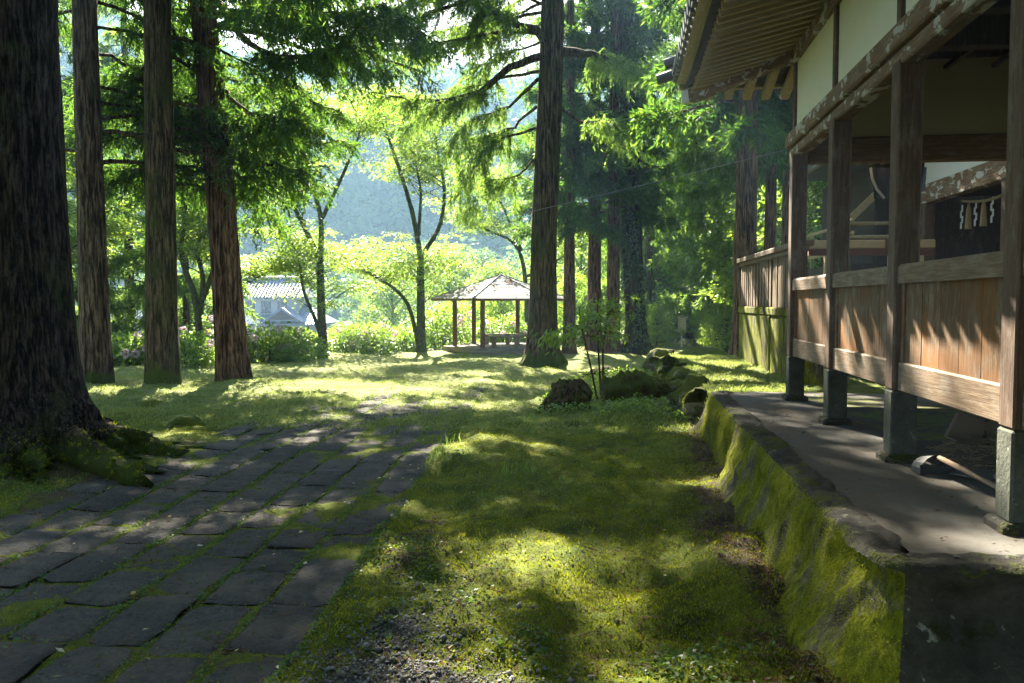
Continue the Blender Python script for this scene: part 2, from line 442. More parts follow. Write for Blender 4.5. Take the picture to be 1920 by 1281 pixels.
M['logmoss'] = stone_mat('mossy_log', (.045, .030, .018), (.11, .075, .045), .50, (.12, .15, .012), sc=5, bump=1.0, mossup=True)
M['rot'] = bark_mat('rotten_wood', (.055, .032, .020), (.13, .085, .05), .42, (.10, .13, .012), vs=.5, sc=12)
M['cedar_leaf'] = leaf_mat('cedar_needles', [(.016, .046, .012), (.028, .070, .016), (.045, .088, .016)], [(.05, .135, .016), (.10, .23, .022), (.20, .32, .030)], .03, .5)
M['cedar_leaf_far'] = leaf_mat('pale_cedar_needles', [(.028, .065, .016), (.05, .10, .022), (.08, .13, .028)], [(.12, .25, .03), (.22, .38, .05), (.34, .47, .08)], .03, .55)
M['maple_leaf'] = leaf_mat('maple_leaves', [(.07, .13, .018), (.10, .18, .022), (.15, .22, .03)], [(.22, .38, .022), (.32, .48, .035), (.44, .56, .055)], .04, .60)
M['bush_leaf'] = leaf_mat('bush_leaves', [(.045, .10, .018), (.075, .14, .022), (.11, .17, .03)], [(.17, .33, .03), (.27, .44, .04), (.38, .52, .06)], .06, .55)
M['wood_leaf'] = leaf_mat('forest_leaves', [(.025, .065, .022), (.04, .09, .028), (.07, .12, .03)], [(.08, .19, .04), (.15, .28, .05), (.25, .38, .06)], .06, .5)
M['hill_leaf'] = leaf_mat('hill_leaves', [(.03, .075, .022), (.05, .10, .026)], [(.10, .22, .04), (.18, .30, .05)], .02, .35)
M['ivy'] = leaf_mat('ivy_leaves', [(.02, .05, .012), (.04, .08, .015), (.06, .10, .02)], [(.10, .2, .02), (.16, .28, .03)], .08, .4)
M['clover'] = leaf_mat('clover_leaves', [(.035, .085, .018), (.055, .115, .024), (.09, .14, .025)], [(.12, .25, .03), (.2, .32, .04)], .025, .4)
M['mossfuzz'] = leaf_mat('moss_shoots', [(.040, .072, .006), (.15, .175, .007), (.27, .27, .012)], [(.17, .22, .006), (.34, .36, .012)], .02, .4)
M['grass'] = leaf_mat('grass_blades', [(.06, .12, .02), (.10, .17, .03), (.18, .22, .07)], [(.18, .33, .03), (.3, .42, .06)], .04, .5)
M['drygrass'] = leaf_mat('pale_grass', [(.10, .145, .025), (.155, .19, .04), (.24, .24, .09)], [(.22, .32, .05), (.34, .38, .10)], .04, .45)
M['petal'] = leaf_mat('hydrangea_petals', [(.42, .24, .36), (.50, .34, .46), (.55, .45, .52)], [(.5, .3, .42), (.55, .42, .5)], .03, .4)
M['litter'] = leaf_mat('fallen_leaves', [(.10, .05, .025), (.15, .085, .04), (.06, .035, .02), (.20, .13, .06)], [(.1, .05, .02), (.2, .1, .03)], .01, .2)
M['yellowleaf'] = leaf_mat('yellow_leaf', [(.45, .30, .05), (.40, .33, .14), (.38, .36, .26)], [(.4, .3, .05)], .05, .25)
M['post'] = wood_mat('weathered_post', (.135, .078, .050), (.24, .16, .11), (.060, .034, .024), .45, axis='Z')
M['beam'] = wood_mat('flaking_beam', (.22, .125, .062), (.36, .25, .15), (.10, .055, .03), .5, .95, axis='Y')
M['beamx'] = wood_mat('cross_beam', (.19, .115, .060), (.30, .20, .12), (.09, .05, .03), .35, .1, axis='X')
M['rail'] = wood_mat('worn_rail', (.21, .13, .075), (.35, .26, .17), (.10, .062, .038), .75, 0, axis='Y')
M['panel'] = wood_mat('orange_panel', (.165, .076, .022), (.25, .15, .07), (.060, .030, .013), .80, 0, axis='Z', red=(.215, .084, .016))
M['rafter'] = wood_mat('pale_rafter', (.52, .39, .20), (.62, .49, .29), (.34, .24, .12), .3, 0, axis='X')
M['rafter_y'] = wood_mat('peeling_rafter', (.56, .45, .25), (.64, .54, .34), (.36, .26, .14), .4, .25, axis='Y')
M['soffit'] = wood_mat('dark_soffit', (.075, .048, .026), (.12, .085, .05), (.045, .03, .018), .2, 0, axis='X')
M['darkwood'] = wood_mat('old_dark_wood', (.055, .036, .024), (.11, .075, .05), (.025, .017, .012), .2, 0, axis='Z')
M['slat'] = wood_mat('grey_slat', (.15, .090, .050), (.25, .175, .11), (.060, .038, .024), .5, 0, axis='Z')
M['pavwood'] = wood_mat('pavilion_wood', (.19, .105, .058), (.27, .17, .10), (.10, .055, .033), .25, 0, axis='Z')
M['bench'] = wood_mat('bench_wood', (.33, .26, .17), (.45, .38, .28), (.20, .15, .10), .4, 0, axis='X')
def plain(name, col, rough=.7, sc=12, var=.25, metal=0.0, spec=.35, bump=.15):
    t = NT(name); c = t.coord(); n = t.noise(c, sc, 5, .65)
    return t.pbr(t.mix(n, tuple(q * (1 - var) for q in col), tuple(min(1, q * (1 + var)) for q in col)), rough, t.bump(n, bump, .01), metal, spec)
M['plaster'] = plain('cream_plaster', (.74, .74, .56), .9, 3, .07)
M['plaster_in'] = plain('old_plaster', (.42, .38, .24), .9, 4, .1)
M['white'] = plain('white_wash', (.62, .61, .57), .85, 5, .06)
M['tile'] = plain('grey_roof_tile', (.10, .105, .115), .5, 9, .3)
M['bluetile'] = plain('blue_grey_tile', (.11, .135, .19), .55, 6, .2, spec=.4)
M['redtile'] = plain('brown_metal_roof', (.30, .19, .16), .5, 6, .2)
M['house_wall'] = plain('grey_house_wall', (.36, .38, .39), .9, 3, .1)
M['shingle'] = plain('grey_shingle', (.105, .115, .135), .8, 14, .3)
M['paper'] = plain('white_paper', (.42, .42, .41), .8, 5, .04)
M['straw'] = plain('rope_straw', (.24, .18, .09), .9, 40, .3)
M['tarp'] = plain('navy_tarp', (.020, .028, .055), .5, 6, .3)
M['iron'] = plain('dark_iron', (.012, .013, .017), .6, 20, .4, spec=.5)
M['blackplastic'] = plain('black_plastic', (.014, .015, .018), .6, 9, .2, spec=.5)
M['grey'] = plain('grey_metal', (.09, .095, .10), .5, 20, .3, spec=.5)
M['pipe'] = plain('brown_pipe', (.06, .048, .042), .5, 9, .25)
M['handle'] = wood_mat('wood_handle', (.25, .16, .10), (.36, .26, .18), (.14, .09, .06), .3, 0, axis='Y')
M['board'] = plain('cardboard', (.20, .15, .11), .9, 9, .15)
M['wire'] = plain('pale_cable', (.22, .215, .19), .6, 9, .1)
M['signwood'] = plain('bleached_sign_wood', (.74, .66, .54), .8, 9, .12)
M['glass'] = plain('dark_window', (.05, .06, .07), .15, 3, .2, spec=.6)
M['polecon'] = plain('pole_concrete', (.34, .35, .36), .85, 5, .15)
M['gravel'] = plain('gravel_stone', (.16, .157, .15), .85, 30, .5)
M['redpaint'] = plain('faded_red_paint', (.11, .040, .028), .7, 8, .35)
M['dirt'] = plain('dry_straw_heap', (.075, .06, .035), .95, 25, .5, bump=.6)

# ------------------------------------------------------------------ ground sheet
def build_ground():
    ny, nx = 560, 430
    y = np.concatenate([np.linspace(-40, .2, 25)[:-1], .2 + (np.geomspace(1, 420, ny) - 1) * (150 / 419.0) * np.linspace(1, 1, ny)])
    t = np.linspace(-1, 1, nx); t = np.sign(t) * np.abs(t) ** 1.25
    Y = np.repeat(y[:, None], nx, 1)
    X = (-.12 * np.clip(Y, 0, 60)) + t[None, :] * (5.5 + 1.15 * np.abs(Y))
    Z = gh(X, Y, True)
    n0, n1 = Y.shape
    idx = np.arange(n0 * n1).reshape(n0, n1)
    q = np.stack([idx[:-1, :-1], idx[:-1, 1:], idx[1:, 1:], idx[1:, :-1]], -1).reshape(-1, 4)
    far = sm(10.5, 14.5, Y + .8 * vn(X * .8, Y * .8, seed=5)) * (1 - .75 * sm(1.0, 1.5, X) * (1 - sm(11, 12, Y)))
    grav = np.exp(-(((X + 1.0) / .45) ** 2 + ((Y - 3.5) / 1.3) ** 2)) * .68 + .6 * np.exp(-(((X + .3) / .5) ** 2 + ((Y - 3.2) / .5) ** 2))
    bare = .55 * np.exp(-((X - (.95 + .03 * (Y - 4))) / .28) ** 2) * sm(2, 4, Y) * (1 - sm(10.5, 12.5, Y))
    bare += .26 * sm(-.2, .6, fbm(X * 1.1, Y * 1.1, seed=66)) * (1 - sm(12, 15, Y))
    bare += .45 * np.exp(-((X + 1.3) / .22) ** 2) * sm(4.2, 5, Y) * (1 - sm(6.2, 7, Y))
    bare += .5 * np.exp(-(((X + 5.2) / .9) ** 2 + ((Y - 7.2) / 1.0) ** 2))
    d = (Y - np.interp(X, BX, BY))
    bare += .55 * sm(-1.5, .2, d) * (1 - sm(3, 6, X))
    pm = path_mask(X, Y); bare = bare + .10 * pm
    me = np_mesh('ground', np.stack([X, Y, Z], -1).reshape(-1, 3), quads=q, smooth=True,
                 attrs={'far': far, 'gravel': grav, 'bare': bare})
    tag(link('ground', me, M['ground']), kind='structure')
build_ground()

# ------------------------------------------------------------------ flagstone path (one paved surface)
def build_path():
    vs, qs, n = [], [], 0
    r = random.Random(3)
    for row in range(NROW):
        y = 1.0 + r.random() * .5
        while y < 16.5:
            L = r.uniform(.46, .86)
            e0, e1 = row * ROW + .010 + r.uniform(0, .008), (row + 1) * ROW - .010 - r.uniform(0, .008)
            ya, yb = y + .009, y + L - .009
            skip = (row == NROW - 1 and r.random() < .45) or (y > 13 and r.random() < .35)
            y += L
            if skip: continue
            nu, nv = 14, 22
            u, v = np.meshgrid(np.linspace(0, 1, nu), np.linspace(0, 1, nv))
            E = e0 + (e1 - e0) * u; Yv = ya + (yb - ya) * v
            # worn, slightly wavy edges
            E = E + .014 * vn(Yv * 5, E * 3, seed=int(row * 50 + y * 7)) * np.where((u < .01) | (u > .99), 1, .2)
            Yv = Yv + .014 * vn(E * 6, Yv * 3, seed=int(row * 31 + y * 9))
            X = path_x(Yv) - E
            cn = [r.uniform(0, 1) ** 3 * .035 for _ in range(4)]
            for (cu, cv, ca) in ((0, 0, cn[0]), (1, 0, cn[1]), (0, 1, cn[2]), (1, 1, cn[3])):   # chipped corners
                wq = np.exp(-((u - cu) / .16) ** 2 - ((v - cv) / .11) ** 2); X = X + wq * ca * (1 if cu else -1) * 1.0; Yv = Yv + wq * ca * (-1 if cv else 1)
            edge = np.minimum(np.minimum(u, 1 - u) * (e1 - e0), np.minimum(v, 1 - v) * (yb - ya))
            z0 = r.uniform(-.010, .008); tx, ty = r.uniform(-.014, .014), r.uniform(-.012, .012)
            Z = z0 + tx * (u - .5) + ty * (v - .5) + .007 * fbm(X * 6, Yv * 6, seed=8) + .004 * fbm(X * 24, Yv * 24, seed=18, octaves=2) + gh(X, Yv) + .010 - np.exp(-edge / .016) * .016
            top = np.stack([X, Yv, Z], -1)
            bi = list(range(nu)) + [nu - 1 + nu * k for k in range(1, nv)] + [nu * nv - 1 - k for k in range(1, nu)] + [nu * (nv - 1 - k) for k in range(1, nv - 1)]
            P = top.reshape(-1, 3); low = P[bi].copy(); low[:, 2] -= .09
            idx = n + np.arange(nu * nv).reshape(nv, nu)
            qq = np.stack([idx[:-1, 1:], idx[:-1, :-1], idx[1:, :-1], idx[1:, 1:]], -1).reshape(-1, 4)
            m = len(bi); b = np.array(bi) + n; lo = n + nu * nv + np.arange(m)
            sq = np.stack([b, lo, np.roll(lo, -1), np.roll(b, -1)], -1)
            vs += [P, low]; qs += [qq, sq]; n += nu * nv + m
    me = np_mesh('stone_path', np.concatenate(vs), quads=np.concatenate(qs))
    tag(link('stone_path', me, M['flag']), kind='structure')
build_path()

# ------------------------------------------------------------------ concrete terrace
TZ, XT0, XT1, YT0, YT1 = .55, 1.39, 7.4, 3.87, 10.7
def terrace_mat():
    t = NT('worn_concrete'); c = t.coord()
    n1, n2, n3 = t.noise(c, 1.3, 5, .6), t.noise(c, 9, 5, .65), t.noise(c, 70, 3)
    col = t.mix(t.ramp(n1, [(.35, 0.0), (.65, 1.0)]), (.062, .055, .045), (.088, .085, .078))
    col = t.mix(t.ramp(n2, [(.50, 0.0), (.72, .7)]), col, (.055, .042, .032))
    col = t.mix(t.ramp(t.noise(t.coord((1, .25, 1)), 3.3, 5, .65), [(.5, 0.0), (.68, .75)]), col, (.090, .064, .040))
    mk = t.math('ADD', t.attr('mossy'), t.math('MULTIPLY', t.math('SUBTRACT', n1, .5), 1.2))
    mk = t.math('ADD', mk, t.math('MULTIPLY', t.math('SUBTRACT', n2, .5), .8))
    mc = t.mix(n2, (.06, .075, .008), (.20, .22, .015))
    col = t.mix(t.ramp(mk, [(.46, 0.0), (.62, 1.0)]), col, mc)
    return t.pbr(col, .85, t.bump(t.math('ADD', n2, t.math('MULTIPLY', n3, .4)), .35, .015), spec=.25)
def build_terrace():
    xs, ys = np.linspace(XT0, XT1, 120), np.linspace(YT0, YT1, 140)
    X, Y = np.meshgrid(xs, ys)
    X = X + .02 * vn(Y * 3, 0, seed=4) * (X < XT0 + .04)
    Z = TZ + .005 * fbm(X * 1.5, Y * 1.5, seed=9)
    idx = np.arange(X.size).reshape(X.shape)
    q = np.stack([idx[:-1, :-1], idx[:-1, 1:], idx[1:, 1:], idx[1:, :-1]], -1).reshape(-1, 4)
    mossy = sm(2.05, 2.6, X) * .55 * sm(5.2, 7.5, Y) * (1 - .5 * sm(9.8, 10.5, Y)) + .18 * np.exp(-((X - XT0) / .12) ** 2)
    for py in (10.0, 8.15, 6.3, 4.45): mossy = mossy + .5 * np.exp(-(((X - 2.18) / .20) ** 2 + ((Y - py) / .22) ** 2))
    me = np_mesh('terrace', np.stack([X, Y, Z], -1).reshape(-1, 3), quads=q, smooth=True, attrs={'mossy': mossy})
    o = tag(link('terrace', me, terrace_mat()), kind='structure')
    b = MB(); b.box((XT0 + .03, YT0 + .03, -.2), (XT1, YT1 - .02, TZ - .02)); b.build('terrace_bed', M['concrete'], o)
build_terrace()

# ------------------------------------------------------------------ mossy retaining wall with dark stone rim
def build_wall():
    # outline of the outer top edge, far end -> near corner -> round to the right
    P = [(1.50, 10.75), (1.33, 10.62), (1.30, 9.5), (1.27, 8), (1.24, 6.5), (1.22, 5.2), (1.20, 4.25), (1.19, 3.98), (1.20, 3.84), (1.235, 3.76), (1.30, 3.71), (1.40, 3.69), (2.6, 3.68), (4.5, 3.68), (7.4, 3.68)]
    pts = [Vector((*p, 0)) for p in P]
    out = []
    for a, b in zip(pts[:-1], pts[1:]):
        k = max(1, int((b - a).length / .035))
        out += [a.lerp(b, i / k) for i in range(k)]
    out.append(pts[-1])
    xy = np.array([(p.x, p.y) for p in out]); tn = np.gradient(xy, axis=0); tn = unit(tn)
    nr = np.stack([tn[:, 1], -tn[:, 0]], -1)            # outward: left of the picture / towards the camera
    if nr[len(nr) // 3][0] > 0: nr = -nr
    m = 30; h = np.linspace(0, 1, m)
    Xs, Ys, Zs = [], [], []
    for j, t in enumerate(h):
        z = TZ - .005 - t * (TZ + .12)
        s0 = np.arange(len(xy)) * .035
        prof = (.05 * t + .17 * t ** 2.2) * (1 + .9 * np.exp(-((xy[:, 1] - 4.0) / .9) ** 2) * (xy[:, 0] < 1.35))
        lump = .085 * fbm(s0 * .9, t * 1.1, seed=41) + .040 * np.abs(fbm(s0 * 3.3 + .6 * t, t * 1.6, seed=42)) + .020 * fbm(s0 * 11, t * 5, seed=43) + .008 * fbm(s0 * 30, t * 9, seed=49)
        flute = .022 * vn(s0 * 4.2, t * .8, seed=44) * (1 - t * .5)
        off = prof + (lump + flute) * min(1, t * 6 + .08)
        off = off * (1 + .9 * (xy[:, 0] > 1.45) * min(1, t * 4))
        p = xy + nr * off[:, None]
        Xs.append(p[:, 0]); Ys.append(p[:, 1]); Zs.append(np.full(len(xy), z) + .012 * vn(s0 * 4, t * 3, seed=45) * (t > 0))
    V = np.stack([np.array(Xs), np.array(Ys), np.array(Zs)], -1)
    idx = np.arange(V.shape[0] * V.shape[1]).reshape(V.shape[:2])
    q = np.stack([idx[:-1, :-1], idx[1:, :-1], idx[1:, 1:], idx[:-1, 1:]], -1).reshape(-1, 4)
    w = link('retaining_wall', np_mesh('retaining_wall', V.reshape(-1, 3), quads=q, smooth=True), M['wall'])
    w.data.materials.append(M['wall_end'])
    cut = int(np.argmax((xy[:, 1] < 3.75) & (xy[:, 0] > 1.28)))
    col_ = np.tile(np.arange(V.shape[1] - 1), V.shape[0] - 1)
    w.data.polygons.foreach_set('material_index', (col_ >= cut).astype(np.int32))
    tag(w, 'low bulging retaining wall covered in yellow green moss below the concrete terrace', 'wall')
    fuzz(w, 120000, 201, (.005, .013), faces=(col_ < cut).astype(float), upw=.2, down=.6)
    # rim: irregular dark stones along the top
    rb_v, rb_q, n = [], [], 0
    k = 9; s0 = np.arange(len(xy)) * .035
    inner = np.where(np.arange(len(xy))[:, None] >= 0, 1, 1)
    wd = (.235 + .025 * vn(s0 * 3, 0, seed=47)) * (1 - .42 * np.exp(-(((xy[:, 0] - 1.22) / .12) ** 2 + ((xy[:, 1] - 3.80) / .16) ** 2)))
    rows = []
    for j in range(k):
        t = j / (k - 1)
        off = .012 - t * wd
        z = TZ + .012 + .012 * fbm(s0 * 5, t * 3, seed=46) + .006 * fbm(s0 * 22, t * 8, seed=48) - .035 * (t == 0) - .026 * (t == 1)
        z = z - .012 * (np.abs(((s0 / .52) % 1) - .5) > .475)
        p = xy + nr * off[:, None]; rows.append(np.stack([p[:, 0], p[:, 1], z], -1))
    V = np.array(rows); idx = np.arange(V.shape[0] * V.shape[1]).reshape(V.shape[:2])
    q = np.stack([idx[:-1, :-1], idx[:-1, 1:], idx[1:, 1:], idx[1:, :-1]], -1).reshape(-1, 4)
    link('rim', np_mesh('rim', V.reshape(-1, 3), quads=q), M['rim'], w)
build_wall()

# ------------------------------------------------------------------ open shrine stage
XF, XR = 2.04, 4.89
YP = [10.0, 8.15, 6.3, 4.45, 2.6]
PW = .17
def build_stage():
    st = thing('shrine_stage', 'open timber shrine stage with orange plank panels and deep rafter eaves on the terrace', 'shrine building', (XF, 6.3, TZ), -.0227)
    O = Vector((XF, 6.3, TZ))
    def part(name, mb, mat, parent=st, smooth=False):
        o = mb.build(name, mat, parent, smooth)
        o.data.transform(Matrix.Translation(-O)); return o
    BZ0, BZ1, RZ0, RZ1 = 1.065, 1.27, 1.825, 1.96
    LZ0, LZ1, LZ2 = 3.36, 3.47, 3.64
    def post(x, y, top=3.40):
        m = MB(); m.box((x, y - PW, BZ0), (x + PW, y, top), None, .012)
        p = part('post', m, M['post'])
        f = MB(); f.box((x - .004, y - PW - .004, TZ + .05), (x + PW + .004, y + .004, BZ0 - .002), None, .012)
        part('pier', f, M['pier'], p)
        f = MB(); f.box((x - .045, y - PW - .045, TZ - .03), (x + PW + .045, y + .045, TZ + .055), None, .02)
        part('pad_stone', f, M['rim'], p)
        return p
    for y in YP: post(XF, y)
    for y in (10.0, 6.3, 2.6): post(XR - PW, y)
    for i in range(len(YP) - 1):
        ya, yb = YP[i + 1], YP[i] - PW            # bay between post i+1 (near) and i (far)
        m = MB(); m.box((XF + .035, ya + .002, BZ0), (XF + .115, yb - .002, BZ1), None, .010); part('lower_beam', m, M['rail'])
        # hand rail with rounded far end
        m = MB(); y0, y1 = ya + .002, yb - .004
        prof = [(XF + .02, RZ0), (XF + .02, RZ1 - .025), (XF + .035, RZ1), (XF + .125, RZ1), (XF + .14, RZ1 - .025), (XF + .14, RZ0)]
        m.poly([(x, y0, z) for x, z in prof], y1 - y0, (0, 1, 0)); part('hand_rail', m, M['rail'])
        # planks
        n = 5; m = MB()
        for k in range(n):
            a, b = ya + .06 + (yb - ya - .12) * k / n, ya + .06 + (yb - ya - .12) * (k + 1) / n
            off = random.uniform(0, .004)
            m.box((XF + .062 + off, a + .002, BZ1 - .01), (XF + .084 + off, b - .002, RZ0 + .01), None, .003)
        m.box((XF + .050, ya, BZ1), (XF + .095, ya + .058, RZ0)); m.box((XF + .050, yb - .058, BZ1), (XF + .095, yb, RZ0))
        part('plank_panel', m, M['panel'])
    # far end and right side wainscot
    m = MB(); m.box((XF + PW + .002, 9.885, BZ0), (XR - PW - .002, 9.965, BZ1), None, .01); m.box((XF + PW + .002, 9.86, RZ0), (XR - PW - .002, 9.985, RZ1), None, .01)
    part('end_rail', m, M['beamx'])
    m = MB(); m.box((XF + PW + .06, 9.91, BZ1 - .01), (XR - PW - .06, 9.935, RZ0 + .01)); part('end_panel', m, M['panel'])
    m = MB(); m.box((XF + .13, 2.5, BZ0 + .04), (XR - .02, 9.88, BZ1 - .05)); part('floor', m, M['darkwood'])
    for xx in (XF + 1.0, XF + 1.95):
        for yy in (9.2, 7.2, 5.2, 3.2):
            m = MB(); m.box((xx, yy, TZ - .02), (xx + .14, yy + .14, BZ0 + .035), None, .01); part('floor_post', m, M['darkwood'])
    # lintels: stepped, flaking paint
    m = MB(); m.box((XF + .01, 1.2, LZ0), (XF + .155, 10.06, LZ1), None, .012); part('lintel', m, M['beam'])
    m = MB(); m.box((XF - .035, 1.2, LZ1 + .003), (XF + .17, 10.10, LZ2), None, .015); part('nail_cover_beam', m, M['beam'])
    m = MB(); m.box((XF + PW + .005, 9.85, 3.27), (XR - .02, 9.975, 3.56), None, .012); part('cross_lintel', m, M['beamx'])
    m = MB(); m.box((XR - .16, 1.2, LZ0), (XR - .01, 9.84, LZ2), None, .012); part('back_lintel', m, M['beam'])
    # plaster between struts
    WT = 4.43
    ys = YP + [1.2]
    for i in range(len(ys) - 1):
        m = MB(); m.box((XF + .055, ys[i + 1] + .002, LZ2 - .01), (XF + .10, ys[i] - .102, WT + .01)); part('plaster_panel', m, M['plaster'])
    for y in YP:
        m = MB(); m.box((XF + .025, y - .10, LZ2 + .002), (XF + .135, y, WT), None, .008); part('strut', m, M['post'])
    m = MB(); m.box((XF + .14, 9.89, 3.565), (XR - .03, 9.93, WT)); part('end_plaster', m, M['plaster_in'])
    m = MB(); m.box((XR - .10, 1.2, LZ2 + .004), (XR - .06, 9.88, WT)); part('back_plaster', m, M['plaster_in'])
    for y in (8.0, 6.2, 4.4):
        m = MB(); m.box((XF + .16, y - .16, 3.95), (XR - .17, y, 4.22), None, .015); part('tie_beam', m, M['darkwood'])
    m = MB(); m.box((XF + .003, 1.2, WT + .003), (XF + .157, 10.02, 4.59), None, .012); m.box((XR - .157, 1.2, WT + .003), (XR - .003, 10.02, 4.59), None, .012)
    part('wall_plate', m, M['beam'])
    m = MB(); m.box((XF + .16, 9.84, WT + .003), (XR - .16, 10.0, 4.585), None, .012); part('end_plate', m, M['beamx'])
    # ceiling boards with joists
    m = MB(); m.box((XF + .158, 1.2, 4.40), (XR - .158, 9.84, 4.42)); part('ceiling', m, M['soffit'])
    for k in range(16):
        m = MB(); y = 1.6 + k * .53; m.box((XF + .16, y, 4.32), (XR - .16, y + .045, 4.398)); part('ceiling_batten', m, M['darkwood'])
    for k in range(5):
        m = MB(); x = XF + .6 + k * .5; m.box((x, 1.2, 4.27), (x + .05, 9.83, 4.318)); part('ceiling_joist', m, M['darkwood'])
    # eaves
    XE, YE = .89, 11.15
    def ez(x): return 4.62 - (XF + .05 - x) * .235             # rafter axis height on the left slope
    def ezy(y): return 4.62 - (y - 9.95) * .235
    def corner_up(d): return .10 * max(0, 1 - d / 1.6) ** 2     # upturned corner
    proto = None
    y = 0.9; rows = []
    while y < YE - .12:
        x1 = XF + .06 if y < 10.0 else XF + .06 - (y - 9.95) * 1.0 + .0
        x0 = 1.00
        if x1 - x0 > .06:
            m = MB(); up = corner_up(YE - y)
            a, b = Vector((x1, y, ez(x1))), Vector((x0, y, ez(x0) + up))
            m.beam(a, b, .060, .085, .006); part('rafter', m, M['rafter'])
        y += .19
    x = 1.22
    while x < XR + 1.0:
        y0 = 9.95 + max(0, (XF - x)) if x < XF else 9.95
        y1 = YE - .11
        if y1 - y0 > .08:
            m = MB(); m.beam((x, y0, ezy(y0) - .02), (x, y1, ezy(y1) - .045 + corner_up(max(0, x - XE)) * .5), .10, .11, .008); part('end_rafter', m, M['rafter_y'])
        x += .235
    m = MB(); m.beam((XF + .05, 9.95, 4.54), (XE + .10, YE - .10, 4.36), .13, .17, .012); part('hip_rafter', m, M['beam'])
    m = MB(); m.beam((XE + .13, YE - .13, 4.365), (XE + .02, YE - .02, 4.358), .125, .16, .004); part('hip_end', m, M['white'])
    # board lining above the rafters
    m = MB()
    def quad(pts, th=.018):
        n = len(m.v); m.v += [tuple(p) for p in pts] + [(p[0], p[1], p[2] + th) for p in pts]
        m.f += [(n + 3, n + 2, n + 1, n), (n + 4, n + 5, n + 6, n + 7)] + [(n + k, n + (k + 1) % 4, n + 4 + (k + 1) % 4, n + 4 + k) for k in range(4)]
    segs = [0.9, 6, 8, 9.2, 9.95]
    for a, b in zip(segs[:-1], segs[1:]):
        quad([(XE + .02, a, ez(XE) + .045 + corner_up(YE - a)), (XF + .1, a, ez(XF + .1) + .045), (XF + .1, b, ez(XF + .1) + .045), (XE + .02, b, ez(XE) + .045 + corner_up(YE - b))])
    quad([(XE + .02, 9.95, ez(XE) + .045 + corner_up(1.2)), (XF + .05, 9.95, ez(XF) + .05), (XF + .05, 9.951, ez(XF) + .05), (XE + .02, YE - .02, ez(XE) + .045 + corner_up(0))])
    quad([(XE + .02, YE - .02, ez(XE) + .046 + corner_up(0)), (XF + .05, 9.952, ez(XF) + .05), (XR + 1.1, 9.952, ez(XF) + .05), (XR + 1.1, YE - .02, ez(XE) + .046)])
    part('eave_boarding', m, M['soffit'])
    # fascia boards, following the upturn
    def along(fn_in, name, mat, s0=.9):
        m = MB(); st_ = [s0 + (YE - s0) * k / 14 for k in range(15)]
        for a, b in zip(st_[:-1], st_[1:]):
            pa, pb = fn_in(a), fn_in(b); n = len(m.v); m.v += pa + pb; k = len(pa)
            m.f += [(n + i, n + (i + 1) % k, n + k + (i + 1) % k, n + k + i) for i in range(k)]
        part(name, m, mat)
    def kay(y):
        u = corner_up(YE - y); z = ez(1.00) + u
        return [(.975, y, z + .05), (1.04, y, z + .05), (1.04, y, z + .085), (.975, y, z + .10)]
    def uragou(y):
        u = corner_up(YE - y); z = ez(1.00) + u
        return [(.81, y, z + .085), (.973, y, z + .065), (.973, y, z + .11), (.81, y, z + .13)]
    along(kay, 'eave_batten', M['rafter_y']); along(uragou, 'fascia_board', M['rafter_y'])
    m = MB(); m.box((XE + .08, YE - .12, 4.44), (XR + 1.2, YE - .05, 4.50)); m.box((XE - .05, YE - .048, 4.46), (XR + 1.2, YE + .06, 4.53)); part('end_fascia', m, M['rafter_y'])
    # tiled roof: hipped, with rolls and round eave tiles
    XRG, ZR = (XF + XR) / 2, 6.5
    XE2 = XR + (XF - XE)
    Yr = YE - (XRG - XE) * .8
    def rz(x): return 4.55 + (x - .80) / (XRG - .80) * (ZR - 4.55)
    m = MB()
    n = 12; ysub = [-3] + [0.9 + (YE + .06 - .9) * k / n for k in range(n + 1)]
    for a, b in zip(ysub[:-1], ysub[1:]):
        ua, ub = corner_up(max(0, YE - a)), corner_up(max(0, YE - b))
        xa = XRG if a <= Yr else XE - .09 + (YE + .06 - a) / .8
        xb = XRG if b <= Yr else XE - .09 + (YE + .06 - b) / .8
        p = [(.80, a, 4.47 + ua), (.80, a, 4.55 + ua), (min(xa, XRG), a, rz(min(xa, XRG)) + .02), (min(xb, XRG), b, rz(min(xb, XRG)) + .02), (.80, b, 4.55 + ub), (.80, b, 4.47 + ub)]
        nn = len(m.v); m.v += p; m.f += [(nn, nn + 1, nn + 4, nn + 5), (nn + 1, nn + 2, nn + 3, nn + 4)]
        q = [(2 * XRG - u, v, w) for u, v, w in p]; nn = len(m.v); m.v += q
        m.f += [(nn + 5, nn + 4, nn + 1, nn), (nn + 4, nn + 3, nn + 2, nn + 1)]
    u0 = corner_up(0)
    m.add([(.80, YE + .06, 4.47 + u0), (2 * XRG - .80, YE + .06, 4.47 + u0), (2 * XRG - .80, YE + .06, 4.55 + u0), (.80, YE + .06, 4.55 + u0), (XRG, Yr, ZR)], [(0, 1, 2, 3), (3, 2, 4)])
    y = .9
    while y < YE:
        u = corner_up(YE - y); xt = XRG if y <= Yr else XE - .09 + (YE + .06 - y) / .8
        if xt > 1.0:
            m.tube([(.77, y, 4.58 + u), (xt, y, rz(xt) + .05)], .05, 7)
            m.tube([(.74, y, 4.575 + u), (.785, y, 4.58 + u)], .062, 9)
        # flat pan tile lip between the rolls
        m.box((.755, y + .06, 4.475 + u), (.84, y + .19, 4.505 + u))
        y += .25
    for k, (dx, dz) in enumerate(((-.02, .10), (-.10, .0))):
        m.tube([(.74 + dx + .25, YE - .02 - .35 * (1 - k), 4.66 + dz + .05), (.66 + dx, YE + .04 - .35 * (1 - k), 4.62 + dz)], .07, 10)
    m.tube([(.80, YE + .06, 4.72), (XRG, Yr, ZR + .1)], .11, 8); m.tube([(XRG, Yr + .1, ZR + .1), (XRG, -3, ZR + .1)], .14, 8)
